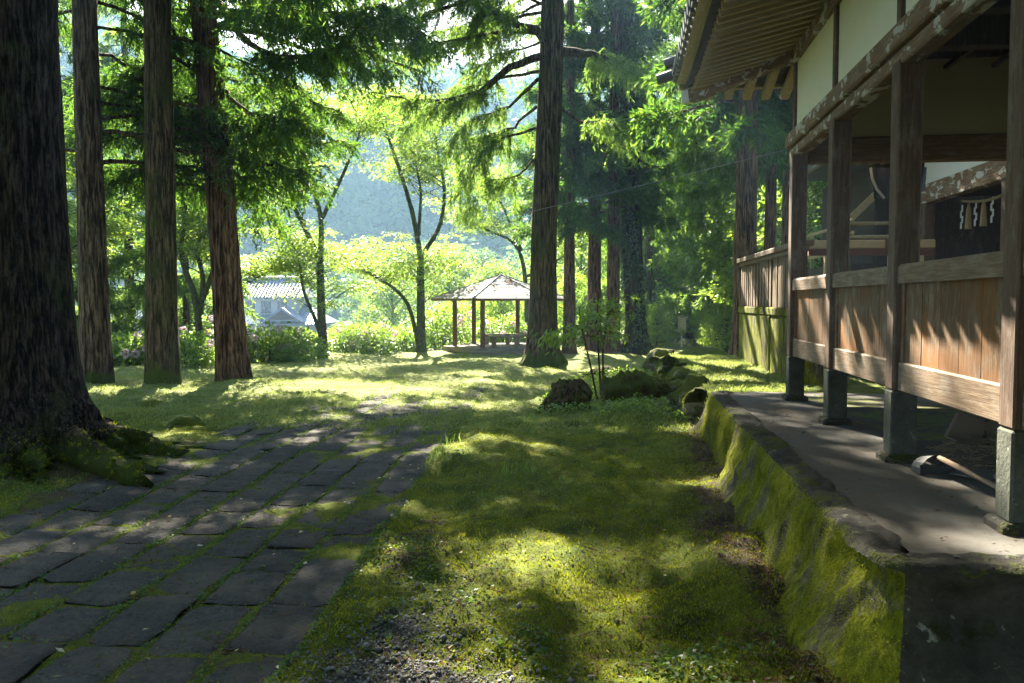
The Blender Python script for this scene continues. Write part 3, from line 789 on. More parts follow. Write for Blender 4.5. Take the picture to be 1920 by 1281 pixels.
    part('tiled_roof', m, M['tile'])
    return st
build_stage()

# ------------------------------------------------------------------ plank wall on its mossy stone base
def build_plank_wall():
    X, Y0, Y1 = 2.74, 12.0, 17.4
    w = thing('plank_wall', 'weathered vertical board wall on a tall moss streaked stone base behind the stage', 'wall', (X, (Y0 + Y1) / 2, .5))
    O = Vector((X, (Y0 + Y1) / 2, .5))
    def part(n, m, mat): o = m.build(n, mat, w); o.data.transform(Matrix.Translation(-O)); return o
    m = MB(); k = 5
    for i in range(k):
        a, b = Y0 + (Y1 - Y0) * i / k, Y0 + (Y1 - Y0) * (i + 1) / k
        m.box((X - random.uniform(0, .03), a + .006, .2), (X + .3, b - .006, 1.46), None, .02)
    part('stone_base', m, M['base_streak'])
    m = MB(); m.box((X - .03, Y0 - .01, 1.462), (X + .32, Y1, 1.60), None, .02); part('sill_stone', m, M['base_streak'])
    y, first = Y0 + .02, None
    while y < Y1 - .1:
        wd = .115
        if first is None:
            m = MB(); m.box((0, 0, 0), (.025, wd, .80), None, .006); first = m.build('slat', M['slat'], w); o = first
        else:
            o = first.copy(); COL.objects.link(o)
        o.location = Vector((X + .02 + random.uniform(0, .022), y, 1.60)) - O; o.rotation_euler = (random.uniform(-.012, .012), 0, 0)
        y += wd + random.uniform(.022, .045)
    m = MB(); m.box((X - .01, Y0, 2.40), (X + .10, Y1, 2.47), None, .01); part('rail', m, M['slat'])
    m = MB(); m.box((X + .052, Y0, 1.60), (X + .075, Y1, 2.40)); part('backing_board', m, M['darkwood'])
    m = MB()
    for a, b in ((Y0 - .03, 13.6), (13.61, 15.5), (15.51, Y1 + .05)): m.box((X - .06, a, 2.473), (X + .16, b, 2.56), None, .012)
    part('coping', m, M['slat'])
build_plank_wall()

# ------------------------------------------------------------------ worship hall, rope with paper streamers, sanctuary and bridge behind the stage
def build_hall():
    X, Y0, Y1 = 5.4, 11.4, 15.0
    h = thing('worship_hall', 'dim timber hall with white plaster band and sunlit lintel seen through the stage', 'shrine building', (X, 13, .5))
    O = Vector((X, 13, .5))
    def part(n, m, mat): o = m.build(n, mat, h); o.data.transform(Matrix.Translation(-O)); return o
    for y in (11.95, 14.85):
        for x in (X, 9.0):
            m = MB(); m.box((x, y, .4), (x + .17, y + .17, 3.36), None, .01); part('post', m, M['post'])
    m = MB(); m.box((X - .02, Y0 - .6, 3.362), (X + .17, Y1 + .1, 3.68), None, .012); part('lintel', m, M['beam'])
    m = MB(); m.box((X + .05, Y0 - .6, 3.683), (X + .10, Y1 + .05, 4.6)); part('plaster_panel', m, M['white'])
    m = MB(); m.box((X + 3.7, Y0, .4), (X + 3.8, Y1, 3.4)); m.box((X + .2, Y1 + .12, .4), (X + 3.7, Y1 + .2, 3.4)); part('inner_wall', m, M['darkwood'])
    m = MB(); m.box((X + .05, Y0 - .5, .9), (X + 3.7, Y1, 1.1)); part('floor', m, M['darkwood'])
    m = MB(); m.box((X + .18, Y0 - .5, 3.5), (X + 3.7, Y1 + .1, 3.6)); part('ceiling', m, M['soffit'])
    m = MB(); m.poly([(X - .5, Y0 - .6, 4.62), (X + 4.3, Y0 - .6, 4.62), (X + 1.9, Y0 - .6, 5.9)], Y1 - Y0 + .9, (0, 1, 0)); part('roof', m, M['tile'])
    # rope with streamers hung under the lintel
    r = thing('sacred_rope', 'straw rope with three white zigzag paper streamers and straw tassels under the hall lintel', 'sacred rope', (X + .25, 13, 3.25))
    pts = [(0, -1.0 + 2.0 * t, .05 - .10 * math.sin(math.pi * t)) for t in [i / 12 for i in range(13)]]
    m = MB(); m.tube(pts, .022, 7); m.build('rope', M['straw'], r, True)
    for i, yy in enumerate((-.05, .50, 1.0)):
        m = MB(); z = -.02
        for k in range(4):
            dx = .045 * (1 if k % 2 else -1)
            m.box((-.004 + .003 * k, yy - .028 + dx * .55, z - .11), (.001 + .003 * k, yy + .028 + dx * .55, z)); z -= .088
        m.build('paper_streamer', M['paper'], r)
    for yy in (.22, .74):
        m = MB(); m.tube([(0, yy, -.02), (0, yy, -.12), (0, yy, -.42)], [.012, .035, .055], 8); m.build('straw_tassel', M['straw'], r)
build_hall()

def build_sanctuary():
    O = Vector((5.0, 17, 0.4))
    h = thing('sanctuary', 'dark raised inner sanctuary with pale veranda railing glimpsed between the stage posts', 'shrine building', O)
    def part(n, m, mat, p=h): o = m.build(n, mat, p); o.data.transform(Matrix.Translation(-O)); return o
    m = MB(); m.box((5.0, 16.2, 2.4), (8.5, 20, 4.3)); part('wall', m, M['darkwood'])
    m = MB(); m.box((5.28, 16.14, 2.7), (5.75, 16.195, 4.0)); part('plaster_panel', m, M['plaster_in'])
    m = MB(); m.box((4.3, 15.5, 2.2), (8.6, 20.2, 2.38), None, .01); part('veranda', m, M['darkwood'])
    for x in (4.45, 5.6, 6.8):
        for y in (15.7, 18):
            m = MB(); m.box((x, y, .3), (x + .2, y + .2, 2.2)); part('post', m, M['slabstone'])
    m = MB()
    for z in (2.62, 2.86, 3.10):
        m.tube([(4.36, 20, z), (4.36, 15.75, z), (4.36, 15.3, z + .06)], .035, 7)
        m.tube([(4.3, 15.62, z), (8.4, 15.62, z)], .035, 7)
    for y in (15.62, 16.9, 18.2): m.box((4.33, y - .03, 2.38), (4.39, y + .03, 3.16))
    part('railing', m, M['rafter_y'])
    # roof: thick eave with rafters, gutter and down pipe
    m = MB()
    m.add([(4.1, 15.0, 4.35), (9.6, 15.0, 4.35), (9.6, 19, 4.35), (4.1, 19, 4.35), (4.1, 15.0, 4.5), (9.6, 15.0, 4.5), (9.6, 19, 4.5), (4.1, 19, 4.5), (6.8, 16.4, 6.0), (6.8, 17.8, 6.0)],
          [(3, 2, 1, 0), (0, 1, 5, 4), (1, 2, 6, 5), (2, 3, 7, 6), (3, 0, 4, 7), (4, 5, 8), (5, 6, 9, 8), (6, 7, 9), (7, 4, 8, 9)])
    part('roof', m, M['tile'])
    for k in range(22):
        m = MB(); m.box((4.2 + k * .22, 15.05, 4.24), (4.26 + k * .22, 16.2, 4.345)); part('rafter', m, M['rafter_y'])
    m = MB(); m.beam((4.5, 16.1, 3.2), (5.1, 16.1, 3.8), .10, .12); part('brace', m, M['rafter_y'])
    m = MB(); m.tube([(4.06, 19, 4.30), (4.06, 14.9, 4.27)], .06, 8); part('gutter', m, M['pipe'])
    m = MB(); m.tube([(4.08, 15.1, 4.25), (4.10, 15.2, 4.1), (4.12, 15.3, 3.9), (4.10, 15.3, .5)], .045, 9); part('down_pipe', m, M['pipe'])
    # railing of the link bridge
    b = thing('bridge_railing', 'low red brown railing with a pale top beam behind the stage posts', 'railing', (4.2, 13.6, .5))
    Ob = Vector((4.2, 13.6, .5))
    def bp(n, m, mat): o = m.build(n, mat, b); o.data.transform(Matrix.Translation(-Ob)); return o
    m = MB(); m.box((3.2, 13.55, 2.53), (5.1, 13.67, 2.66), None, .012); bp('top_rail', m, M['rafter'])
    m = MB(); m.box((3.2, 13.57, 2.42), (5.1, 13.65, 2.525)); m.box((4.35, 13.53, 2.50), (4.50, 13.549, 2.68)); bp('lower_rail', m, M['redpaint'])
    for x in (3.45, 4.42, 4.85):
        m = MB(); m.box((x, 13.57, .4), (x + .09, 13.66, 2.415)); bp('baluster', m, M['rafter_y'])
    for x in (3.62, 4.55):
        m = MB(); m.box((x, 13.7, .4), (x + .28, 13.98, 2.3), None, .02); bp('stone_post', m, M['slabstone'])
    t = MB(); n, k = 40, 10; v = []
    for a in range(k + 1):
        for b in range(n + 1):
            u, w_ = b / n, a / k
            v.append((.62 * u + .05 * w_ * (1 - u), .035 * math.sin(u * 19 + w_) * (.4 + w_), -.36 * w_ * (1 - .25 * u) - .03 * math.sin(u * 3.1) * w_))
    t.add(v, [(a * (n + 1) + b, a * (n + 1) + b + 1, (a + 1) * (n + 1) + b + 1, (a + 1) * (n + 1) + b) for a in range(k) for b in range(n)])
    o = t.build('hanging_tarp', M['tarp'], None, True); o.location = (3.10, 10.2, 3.26)
    tag(o, 'navy tarpaulin hung in folds below the cross lintel at the far end of the stage', 'tarpaulin')
    m = MB(); m.tube([(-.02, -.03, 0), (.0, -.04, -.13), (.05, -.05, -.25), (.14, -.05, -.36)], .016, 6); m.build('pale_hem', M['paper'], o)
build_sanctuary()

# ------------------------------------------------------------------ tools and rubbish under the stage
def build_tools():
    d = thing('dustpan', 'black plastic dustpan lying on the concrete beside the third post', 'dustpan', (2.20, 5.72, TZ + .006), R(12)); d.scale = (.62, .62, .85)
    m = MB()
    n = 10; v = []
    for k in range(n + 1):
        a = math.pi * k / n; v.append((-.20 * math.cos(a), 0, .145 * math.sin(a) + .004))
    for a, b in zip(v[:-1], v[1:]):
        m.add([a, b, (b[0] * .92, .20, b[2] * .8), (a[0] * .92, .20, a[2] * .8), (a[0] * .95, .01, a[2] * .93), (b[0] * .95, .01, b[2] * .93), (b[0] * .88, .195, b[2] * .75), (a[0] * .88, .195, a[2] * .75)],
              [(0, 1, 2, 3), (7, 6, 5, 4), (0, 4, 5, 1), (3, 2, 6, 7)])
    m.build('scoop', M['blackplastic'], d)
    m = MB(); m.box((-.20, -.012, .0), (.20, .002, .075), None, .004); m.build('lip', M['iron'], d)
    p0, p1 = Vector((2.20, 5.70, TZ + .12)), Vector((2.325, 4.60, TZ + .03))
    o = thing('broom', 'long worn wooden pole handle leaning off the black dustpan', 'broom', p1)
    m = MB(); m.tube([p0 - p1, (p0 - p1) * .5 + Vector((0, 0, .004)), Vector((0, 0, 0)), (p1 - p0) * .25 + Vector((0, 0, .018))], .017, 9); m.build('handle', M['handle'], o, True)
    m = MB()
    for k in range(26):
        a = random.uniform(-.09, .09); m.tube([(.06, -.26, .0), (.06 + a * .5, -.40, -.005), (.06 + a * 1.3, -.58, -.03)], [.008, .006, .003], 4)
    m.build('bristles', M['straw'], o)
    o = thing('shovel', 'flat grey shovel with a pale wooden handle lying behind the broom', 'shovel', (2.47, 5.55, TZ + .01))
    m = MB(); pr = [(-.16, .20), (-.14, .0), (-.05, -.06), (.05, -.06), (.14, 0), (.16, .20), (.0, .26)]
    m.poly([(x * .8 - y * .5, y * .8 + x * .45, .012 + .02 * abs(x)) for x, y in pr], .006, (0, 0, 1)); m.build('blade', M['grey'], o)
    m = MB(); m.tube([(.0, -.04, .03), (.01, -.32, .035), (.03, -.90, .02)], .017, 9); m.build('handle', M['handle'], o, True)
    for i, (x, y, rz, lab) in enumerate(((2.68, 6.55, .5, 'left tilted of two brown boards propped on the straw heap under the stage'), (3.06, 6.5, -.65, 'right tilted of two brown boards propped on the straw heap under the stage'))):
        m = MB(); m.box((-.17, -.012, 0), (.17, .012, .21), None, .003)
        m.box((-.17, -.10, .0), (.17, -.014, .012), None, .003)
        o = m.build('board', M['board']); o.location = (x, y, TZ + .085); o.rotation_euler = (.25, (.30, -.28)[i], rz)
        tag(o, lab, 'board', 'boards under the stage')
    # heap of dry straw
    n = 40; a = np.linspace(0, 2 * np.pi, 48, endpoint=False); rr = np.linspace(0, 1, 14)
    A, Q = np.meshgrid(a, rr)
    X = Q * np.cos(A) * .52; Yy = Q * np.sin(A) * .75
    Z = .15 * (1 - Q ** 2) + .035 * fbm(X * 9, Yy * 9, seed=61) * (1 - Q) - .01
    idx = np.arange(A.size).reshape(A.shape); q = np.stack([idx[:-1], np.roll(idx[:-1], -1, 1), np.roll(idx[1:], -1, 1), idx[1:]], -1).reshape(-1, 4)
    o = link('straw_heap', np_mesh('straw_heap', np.stack([X, Yy, Z], -1).reshape(-1, 3), quads=q, smooth=True), M['dirt']); o.location = (2.95, 6.15, TZ)
    tag(o, 'heap of dry dark straw and twigs under the stage floor', 'straw heap')
    N = 1500; th = rng.uniform(0, 2 * np.pi, N); rad = np.sqrt(rng.uniform(0, 1, N))
    pos = np.stack([rad * np.cos(th) * .55, rad * np.sin(th) * .78, .15 * (1 - rad ** 2) + .005], -1)
    d = rng.normal(size=(N, 3)) * (1, 1, .3)
    link('straw', leaf_mesh('straw', pos, d, rng.normal(size=(N, 3)), rng.uniform(.06, .18, N), .006), M['straw'], o)
build_tools()

# ------------------------------------------------------------------ pavilion in the sun
def build_pavilion():
    B = Vector((-4.35, 34.6, 0)); B.z = G(B.x, B.y) - .02
    g = thing('garden_pavilion', 'small six sided pavilion with grey shingle roof and slim brown posts on a low plinth', 'pavilion', B)
    def hexa(r, z, rot=.26): return [Vector((r * math.cos(rot + math.pi / 3 * k), r * math.sin(rot + math.pi / 3 * k), z)) for k in range(6)]
    m = MB(); m.poly(hexa(2.45, 0), .20, (0, 0, 1)); m.build('plinth', M['concrete'], g)
    m = MB(); m.box((-.9, -2.65, -.05), (2.1, -2.25, .10), None, .01); m.build('step', M['concrete'], g)
    for p in hexa(1.95, .2):
        m = MB(); m.box((p.x - .085, p.y - .085, .2), (p.x + .085, p.y + .085, 2.20), None, .01); m.build('post', M['pavwood'], g)
    m = MB(); h1, h2 = hexa(2.02, 2.25), hexa(1.88, 2.25)
    for k in range(6): m.beam(hexa(1.95, 2.19)[k], hexa(1.95, 2.19)[(k + 1) % 6], .12, .14)
    m.build('ring_beam', M['pavwood'], g)
    # roof in stepped shingle courses
    rt = MB(); n = 16; R0, Z0, Z1 = 2.95, 2.16, 3.18
    for k in range(n):
        ra, rb = R0 * (1 - k / n) , R0 * (1 - (k + 1) / n) + .015
        za, zb = Z0 + (Z1 - Z0) * k / n, Z0 + (Z1 - Z0) * (k + 1) / n
        lo, hi = hexa(ra, za + .028), hexa(max(rb, .02), zb + .006); bt = hexa(ra, za - .01)
        nn = len(rt.v); rt.v += [tuple(p) for p in lo + hi + bt]
        rt.f += [(nn + i, nn + (i + 1) % 6, nn + 6 + (i + 1) % 6, nn + 6 + i) for i in range(6)] + [(nn + 12 + i, nn + 12 + (i + 1) % 6, nn + (i + 1) % 6, nn + i) for i in range(6)]
    roof = rt.build('roof', M['shingle'], g)
    m = MB(); e = hexa(2.93, 2.105)
    for k in range(6):
        a, b = e[k], e[(k + 1) % 6]; m.beam(a + Vector((0, 0, .035)), b + Vector((0, 0, .035)), .04, .10)
    m.build('fascia', M['pavwood'], roof)
    m = MB()
    for k in range(6): m.beam(hexa(2.9, 2.21)[k], Vector((0, 0, 3.21)), .07, .03)
    m.build('hip_cap', M['shingle'], roof)
    m = MB()
    N = 900; ft = hexa(1, 0)
    # dead twigs and leaves lying on the two front slopes
    k_ = rng.integers(3, 6, N); u = rng.uniform(0, 1, N); v = rng.beta(1.2, 1.2, N)
    A = np.array([[p.x, p.y] for p in ft]); cl = rng.normal(size=(N, 2)) * .02
    P2 = (A[k_] * (1 - u)[:, None] + A[(k_ + 1) % 6] * u[:, None]); rr = R0 * (1 - v)
    keep = vn(P2[:, 0] * rr * 2.2, P2[:, 1] * rr * 2.2, k_, seed=77) > .60
    pos = np.stack([P2[:, 0] * rr, P2[:, 1] * rr, Z0 + (Z1 - Z0) * v + .05], -1)[keep]
    lf = link('leaf_litter', leaf_mesh('leaf_litter', pos, rng.normal(size=pos.shape) * (1, 1, .3), rng.normal(size=pos.shape), .13, .05), M['litter'], roof); lf['kind'] = 'stuff'
    # benches around the inside
    b = thing('pavilion_bench', 'pale wooden bench running round the inside of the pavilion', 'bench', B + Vector((0, 0, .2)))
    for k in (3, 4, 5, 0, 1):
        pass
    hp = hexa(1.45, 0)
    for i, k in enumerate((0, 1, 4)):
        a, c = hp[k], hp[(k + 1) % 6]
        m = MB(); m.beam(a + Vector((0, 0, .42)), c + Vector((0, 0, .42)), .42, .06, .01); m.build('seat', M['bench'], b)
        for t in (.18, .82):
            p = a.lerp(c, t); m = MB(); m.box((p.x - .09, p.y - .09, 0), (p.x + .09, p.y + .09, .388), None, .01); m.build('leg', M['bench'], b)
build_pavilion()

# ------------------------------------------------------------------ notice board, stakes
def build_sign():
    p = at(1278, 652, 40.0); z = G(p.x, p.y)
    s = thing('notice_board', 'small bleached notice board with a gabled cap on a thin post before the slope', 'notice board', (p.x, p.y, z - .1), YAW)
    H = (at(1278, 593, 40.0).z - z) + .1
    m = MB(); m.box((-.04, -.03, 0), (.04, .03, H - .05), None, .005); m.build('post', M['signwood'], s)
    m = MB(); m.box((-.19, -.065, H - .80), (.19, -.032, H - .05), None, .004); m.build('board', M['signwood'], s)
    m = MB()
    for sg in (-1, 1):
        m.beam((0, -.02, H + .03), (sg * .28, -.02, H - .07), .22, .035, .004)
    m.build('cap', M['signwood'], s)
    q = at(1302, 648, 37.0); z = G(q.x, q.y)
    m = MB(); m.tube([(0, 0, -.2), (0, 0, .42), (.01, 0, .44)], [.085, .08, .06], 10)
    o = m.build('stake', M['rot']); o.location = (q.x, q.y, z); tag(o, 'short round wooden stake beside the notice board', 'stake')
build_sign()

# ------------------------------------------------------------------ trees
def low_moss(mat_name, base, height, col=(.06, .085, .012)):
    """copy of a bark whose foot carries moss"""
    m = M[base].copy(); m.name = mat_name; t = m.node_tree
    b = [n for n in t.nodes if n.type == 'BSDF_PRINCIPLED'][0]
    src = b.inputs['Base Color'].links[0].from_socket
    tc = t.nodes.new('ShaderNodeTexCoord'); sp = t.nodes.new('ShaderNodeSeparateXYZ'); t.links.new(tc.outputs['Object'], sp.inputs[0])
    ns = t.nodes.new('ShaderNodeTexNoise'); ns.inputs['Scale'].default_value = 4; ns.inputs['Detail'].default_value = 5; t.links.new(tc.outputs['Object'], ns.inputs['Vector'])
    mr = t.nodes.new('ShaderNodeMapRange'); t.links.new(sp.outputs[2], mr.inputs[0])
    mr.inputs[1].default_value = 0; mr.inputs[2].default_value = height; mr.inputs[3].default_value = .75; mr.inputs[4].default_value = -.2
    ad = t.nodes.new('ShaderNodeMath'); ad.operation = 'ADD'; t.links.new(mr.outputs[0], ad.inputs[0]); t.links.new(ns.outputs[0], ad.inputs[1])
    rp = t.nodes.new('ShaderNodeValToRGB'); rp.color_ramp.elements[0].position = .78; rp.color_ramp.elements[1].position = 1.0; t.links.new(ad.outputs[0], rp.inputs[0])
    mx = t.nodes.new('ShaderNodeMix'); mx.data_type = 'RGBA'; t.links.new(rp.outputs[0], mx.inputs[0]); t.links.new(src, mx.inputs[6]); mx.inputs[7].default_value = (*col, 1)
    t.links.new(mx.outputs[2], b.inputs['Base Color']); return m
M['root_moss'] = low_moss('rooted_dark_bark', 'near_bark', .62)
M['foot_moss'] = low_moss('mossy_foot_bark', 'cedar_moss', .9)
M['foot_red'] = low_moss('red_foot_bark', 'cedar_red', .25)
M['foot_plain'] = low_moss('plain_foot_bark', 'cedar', .5)

def trunk_into(mb, axis_fn, r, H, seg=40, flare=.35, flare_h=.55, taper=.65, flutes=9, flute_amp=.045, roots=(), seed=0, knots=0, zmin=-.3):
    zs = np.concatenate([np.linspace(zmin, 1.2, 34 if roots else 14), np.geomspace(1.35, H, 46)])
    th = np.linspace(0, 2 * np.pi, seg, endpoint=False)
    Z, T = np.meshgrid(zs, th, indexing='ij')
    Rr = r * (1 - taper * np.clip(Z / H, 0, 1) ** .9) + r * flare * np.exp(-np.maximum(Z, 0) / flare_h)
    ca, sa = np.cos(T), np.sin(T)
    Rr = Rr * (1 + flute_amp * np.sin(flutes * T + 1.5 * vn(Z * .4, 0, seed=seed)) * np.exp(-np.maximum(Z, 0) / 3.5) + .035 * fbm(ca * 2.2, sa * 2.2, Z * .55, seed=seed) + .018 * fbm(ca * 9, sa * 9, Z * 1.2, seed=seed + 5))
    for (a, amp, wid) in roots:
        dl = np.abs((T - a + np.pi) % (2 * np.pi) - np.pi)
        fz = np.clip(1 - np.maximum(Z, 0) / 1.15, 0, 1) ** 4.2
        w2 = wid * (1 - .55 * fz)
        Rr = Rr + amp * fz * np.exp(-(dl / w2) ** 2) * (1 + .30 * fbm(T * 9, Z * 7, seed=seed + 9)) + (.03 * fbm(T * 26, Z * 16, seed=seed + 13) * fz if len(roots) > 6 else 0)
    for k in range(knots):
        zk, tk = 1.5 + random.random() * min(9, H * .5), random.random() * 6.28
        dl = np.abs((T - tk + np.pi) % (2 * np.pi) - np.pi)
        Rr = Rr + r * .16 * np.exp(-((dl * Rr) / .09) ** 2 - ((Z - zk) / .10) ** 2)
    ax = np.array([axis_fn(z) for z in zs])
    V = np.stack([ax[:, 0][:, None] + Rr * ca, ax[:, 1][:, None] + Rr * sa, Z], -1)
    n, s = len(zs), seg; base = len(mb.v)
    mb.v += [tuple(p) for p in V.reshape(-1, 3).tolist()]
    mb.f += [(base + i * s + k, base + i * s + (k + 1) % s, base + (i + 1) * s + (k + 1) % s, base + (i + 1) * s + k) for i in range(n - 1) for k in range(s)]
    mb.f.append(tuple(base + (n - 1) * s + k for k in range(s)))

def limb_curve(o, az, L, e0, droop, up, n=9):
    d = np.array([math.cos(az), math.sin(az), 0]); p = []
    w = random.uniform(-.25, .25)
    for k in range(n):
        s = k / (n - 1)
        z = math.tan(e0) * s * L - droop * s * s * L + up * s ** 4 * L
        q = o + d * (s * L) + np.array([-d[1], d[0], 0]) * (w * L * .3 * math.sin(s * 3.1) + random.uniform(-.02, .02) * L)
        p.append(q + np.array([0, 0, z + random.uniform(-.015, .015) * L]))
    return np.array(p)

def pl(P, s):
    """points on polyline P (n,3) at parameters s in 0..1, with directions"""
    t = s * (len(P) - 1); i = np.minimum(t.astype(int), len(P) - 2); f = (t - i)[:, None]
    return P[i] * (1 - f) + P[i + 1] * f, unit(P[i + 1] - P[i])

def cedar_sprays(P, mb=None, s0=.25, step=.26, sub=(.5, 1.15), tw=11, bl=10, bs=1.0, droop=.55, hang=.5, sec_tubes=True, r=None):
    """hanging sugi sprays along limb P -> arrays pos, dir, length, width"""
    r = r or rng
    L = np.linalg.norm(np.diff(P, axis=0), axis=1).sum()
    n2 = max(3, int(L * (1 - s0) / step) * 2)
    s = np.sort(r.uniform(s0, 1.0, n2)); o, d = pl(P, s)
    side = unit(np.cross(d, [0, 0, 1.0])); sg = np.where(np.arange(n2) % 2, 1, -1)[:, None]
    ang = r.uniform(.5, 1.25, n2)[:, None]
    D = unit(d * np.cos(ang) + side * sg * np.sin(ang) + r.normal(size=(n2, 3)) * .16 + np.array([0, 0, -.05]))
    l2 = r.uniform(*sub, n2) * (1.1 - .45 * s) * min(1, .35 + L / 4)
    dr = droop * r.uniform(.5, 1.4, n2)
    if mb is not None and sec_tubes:
        for k in range(n2):
            q = [o[k] + D[k] * l2[k] * t + np.array([0, 0, -dr[k] * t * t * l2[k]]) for t in (0, .4, .8)]
            mb.tube(q, [.013 * bs ** .5, .009, .004], 3, False)
    m = n2 * tw; k = np.repeat(np.arange(n2), tw); t = np.tile((np.arange(tw) + .7) / tw, n2) + r.uniform(-.05, .05, m)
    to = o[k] + D[k] * (l2[k] * t)[:, None]; to[:, 2] -= dr[k] * t * t * l2[k]
    td = unit(D[k] * .75 + r.normal(size=(m, 3)) * .55 + np.array([0, 0, -1.0]) * (hang * r.uniform(.5, 1.5, m))[:, None])
    tl = r.uniform(.18, .40, m) * bs ** .5
    N = m * bl; j = np.repeat(np.arange(m), bl); u = np.tile((np.arange(bl) + .3) / bl, m)
    pos = to[j] + td[j] * (tl[j] * u)[:, None]; pos[:, 2] -= .25 * tl[j] * u * u
    bd = unit(td[j] * .9 + r.normal(size=(N, 3)) * .42 + np.array([0, 0, -.18]))
    return pos, bd, r.uniform(.09, .18, N) * bs, r.uniform(.020, .036, N) * bs

class Leaves:
    def __init__(s): s.p, s.d, s.l, s.w = [], [], [], []
    def add(s, q): s.p.append(q[0]); s.d.append(q[1]); s.l.append(q[2]); s.w.append(q[3])
    def mesh(s, name, r=None):
        p, d = np.concatenate(s.p), np.concatenate(s.d)
        return leaf_mesh(name, p, d, (r or rng).normal(size=p.shape), np.concatenate(s.l), np.concatenate(s.w))

def cedar(name, label, base, r, H, mat, limbs=(), z0=4.0, n_limb=22, Lmax=3.2, lean=(0, 0), group='old cedars on the mossy ground', dens=1.0, vis=11.0, leaf='cedar_leaf', second=None, az_bias=None, seg=40, bs=1.0, reach=1.0, mossy=0, front_bare=True, bias=.62, s0_hi=.15, **kw):
    """cedar thing: trunk with limbs, crown of hanging sprays. limbs: list of (world polyline, radius)"""
    root = thing(name, label, 'tree', base, group=group)
    B = np.array(base); ax = lambda z: (lean[0] * z + .012 * r * 10 * float(vn(z * .22, 0, seed=n_limb)) * min(1, max(0, z) / 3), lean[1] * z)
    mb, lv = MB(), Leaves()
    trunk_into(mb, ax, r, H, seg=seg, **kw)
    if second:
        a, rr, zz0, zz1 = second
        pts = [Vector((ax(zz0)[0] + a[0] * t, ax(zz0)[1] + a[1] * t, zz0 + (zz1 - zz0) * t ** .85)) for t in [i / 14 for i in range(15)]]
        mb.tube(pts, [rr * (1.0 - .5 * i / 14) for i in range(15)], 18)
    for P, rad in limbs:
        P = np.array([tuple(p) for p in P]) - B
        n = 14; Q, _ = pl(P, np.linspace(0, 1, n)); Q = Q + rng.normal(size=Q.shape) * .02
        mb.tube(Q.tolist(), [rad * (1 - .85 * k / (n - 1)) for k in range(n)], 8)
        lv.add(cedar_sprays(Q, mb, s0=.30, tw=12, bl=10, step=.135 / dens, hang=.8))
    for k in range(n_limb):
        f = (k + random.random() * .8) / n_limb
        z = z0 + (H - z0) * f ** 1.15
        if z > H - .4: continue
        az = k * 2.399 + random.uniform(-.5, .5)
        if front_bare and z < vis and math.sin(az) < .25: az = random.uniform(.35, 2.8)
        L = max(.7, Lmax * (1 - f) ** .6 * random.uniform(.7, 1.1))
        if az_bias is not None and z > 7.5 and random.random() < bias: az = az_bias + random.uniform(-.8, .8); L *= reach  # turns and lengthens high limbs so that they shade the foreground
        o = np.array([*ax(z), z])
        P = limb_curve(o, az, L, random.uniform(-.1, .35), random.uniform(.2, .55), random.uniform(.1, .35))
        hi = z > vis
        mb.tube(P.tolist(), [max(.012, .016 * L * (1 - .8 * i / 8)) + .004 for i in range(9)], 5 if hi else 6, False)
        if hi: lv.add(cedar_sprays(P, None, s0=s0_hi, step=.21 / dens, tw=11, bl=8, bs=1.8))
        else: lv.add(cedar_sprays(P, mb, step=.22 / dens, bs=bs))
    me = mb.mesh('trunk', True); link('trunk', me, mat, root)
    if mossy:
        n = len(me.polygons); nr = np.zeros(n * 3, np.float32); me.polygons.foreach_get('normal', nr); nr = nr.reshape(-1, 3)
        ce = np.zeros(n * 3, np.float32); me.polygons.foreach_get('center', ce); ce = ce.reshape(-1, 3); ar = np.zeros(n, np.float32); me.polygons.foreach_get('area', ar)
        w_ = ar * np.clip(nr[:, 2] * 1.6 + .25 + .9 * fbm(ce[:, 0] * 3, ce[:, 1] * 3, ce[:, 2] * 3, seed=63), 0, 1) * (1 - sm(.12, .5, ce[:, 2])) * (np.hypot(ce[:, 0], ce[:, 1]) < 3)
        pk = rng.choice(n, mossy, p=w_ / w_.sum()); q = ce[pk] + rng.normal(size=(mossy, 3)) * .012; d_ = nr[pk] + rng.normal(size=(mossy, 3)) * .55
        link('moss', leaf_mesh('moss', q, d_, rng.normal(size=(mossy, 3)), rng.uniform(.012, .03, mossy), rng.uniform(.006, .012, mossy)), M['mossfuzz'], root)
    link('crown', lv.mesh('crown'), M[leaf], root)
    return root

def gp(px, Y):
    """ground point under photo column px at depth Y"""
    p = at(px, 600, Y); return (p.x, Y, G(p.x, Y))

# the near tree on the left with mossy buttress roots
A0 = (-6.05, 7.95, G(-6.05, 7.95) - .08)
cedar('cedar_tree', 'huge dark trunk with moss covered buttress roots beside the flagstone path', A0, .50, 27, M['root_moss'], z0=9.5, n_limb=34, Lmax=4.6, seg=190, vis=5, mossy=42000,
      roots=[(-.25, .85, .30), (-.85, .75, .30), (.45, .8, .26), (-.02, .7, .12), (-.5, .8, .12), (-1.1, .6, .12), (.22, .6, .1), (-1.4, .9, .3), (1.3, .7, .3), (2.4, .6, .35), (3.4, .5, .4), (-2.3, .6, .35), (.15, .7, .12), (-.45, .8, .13)], seed=2, flutes=11, flare=.45, flare_h=.8, group='old cedars on the mossy ground')
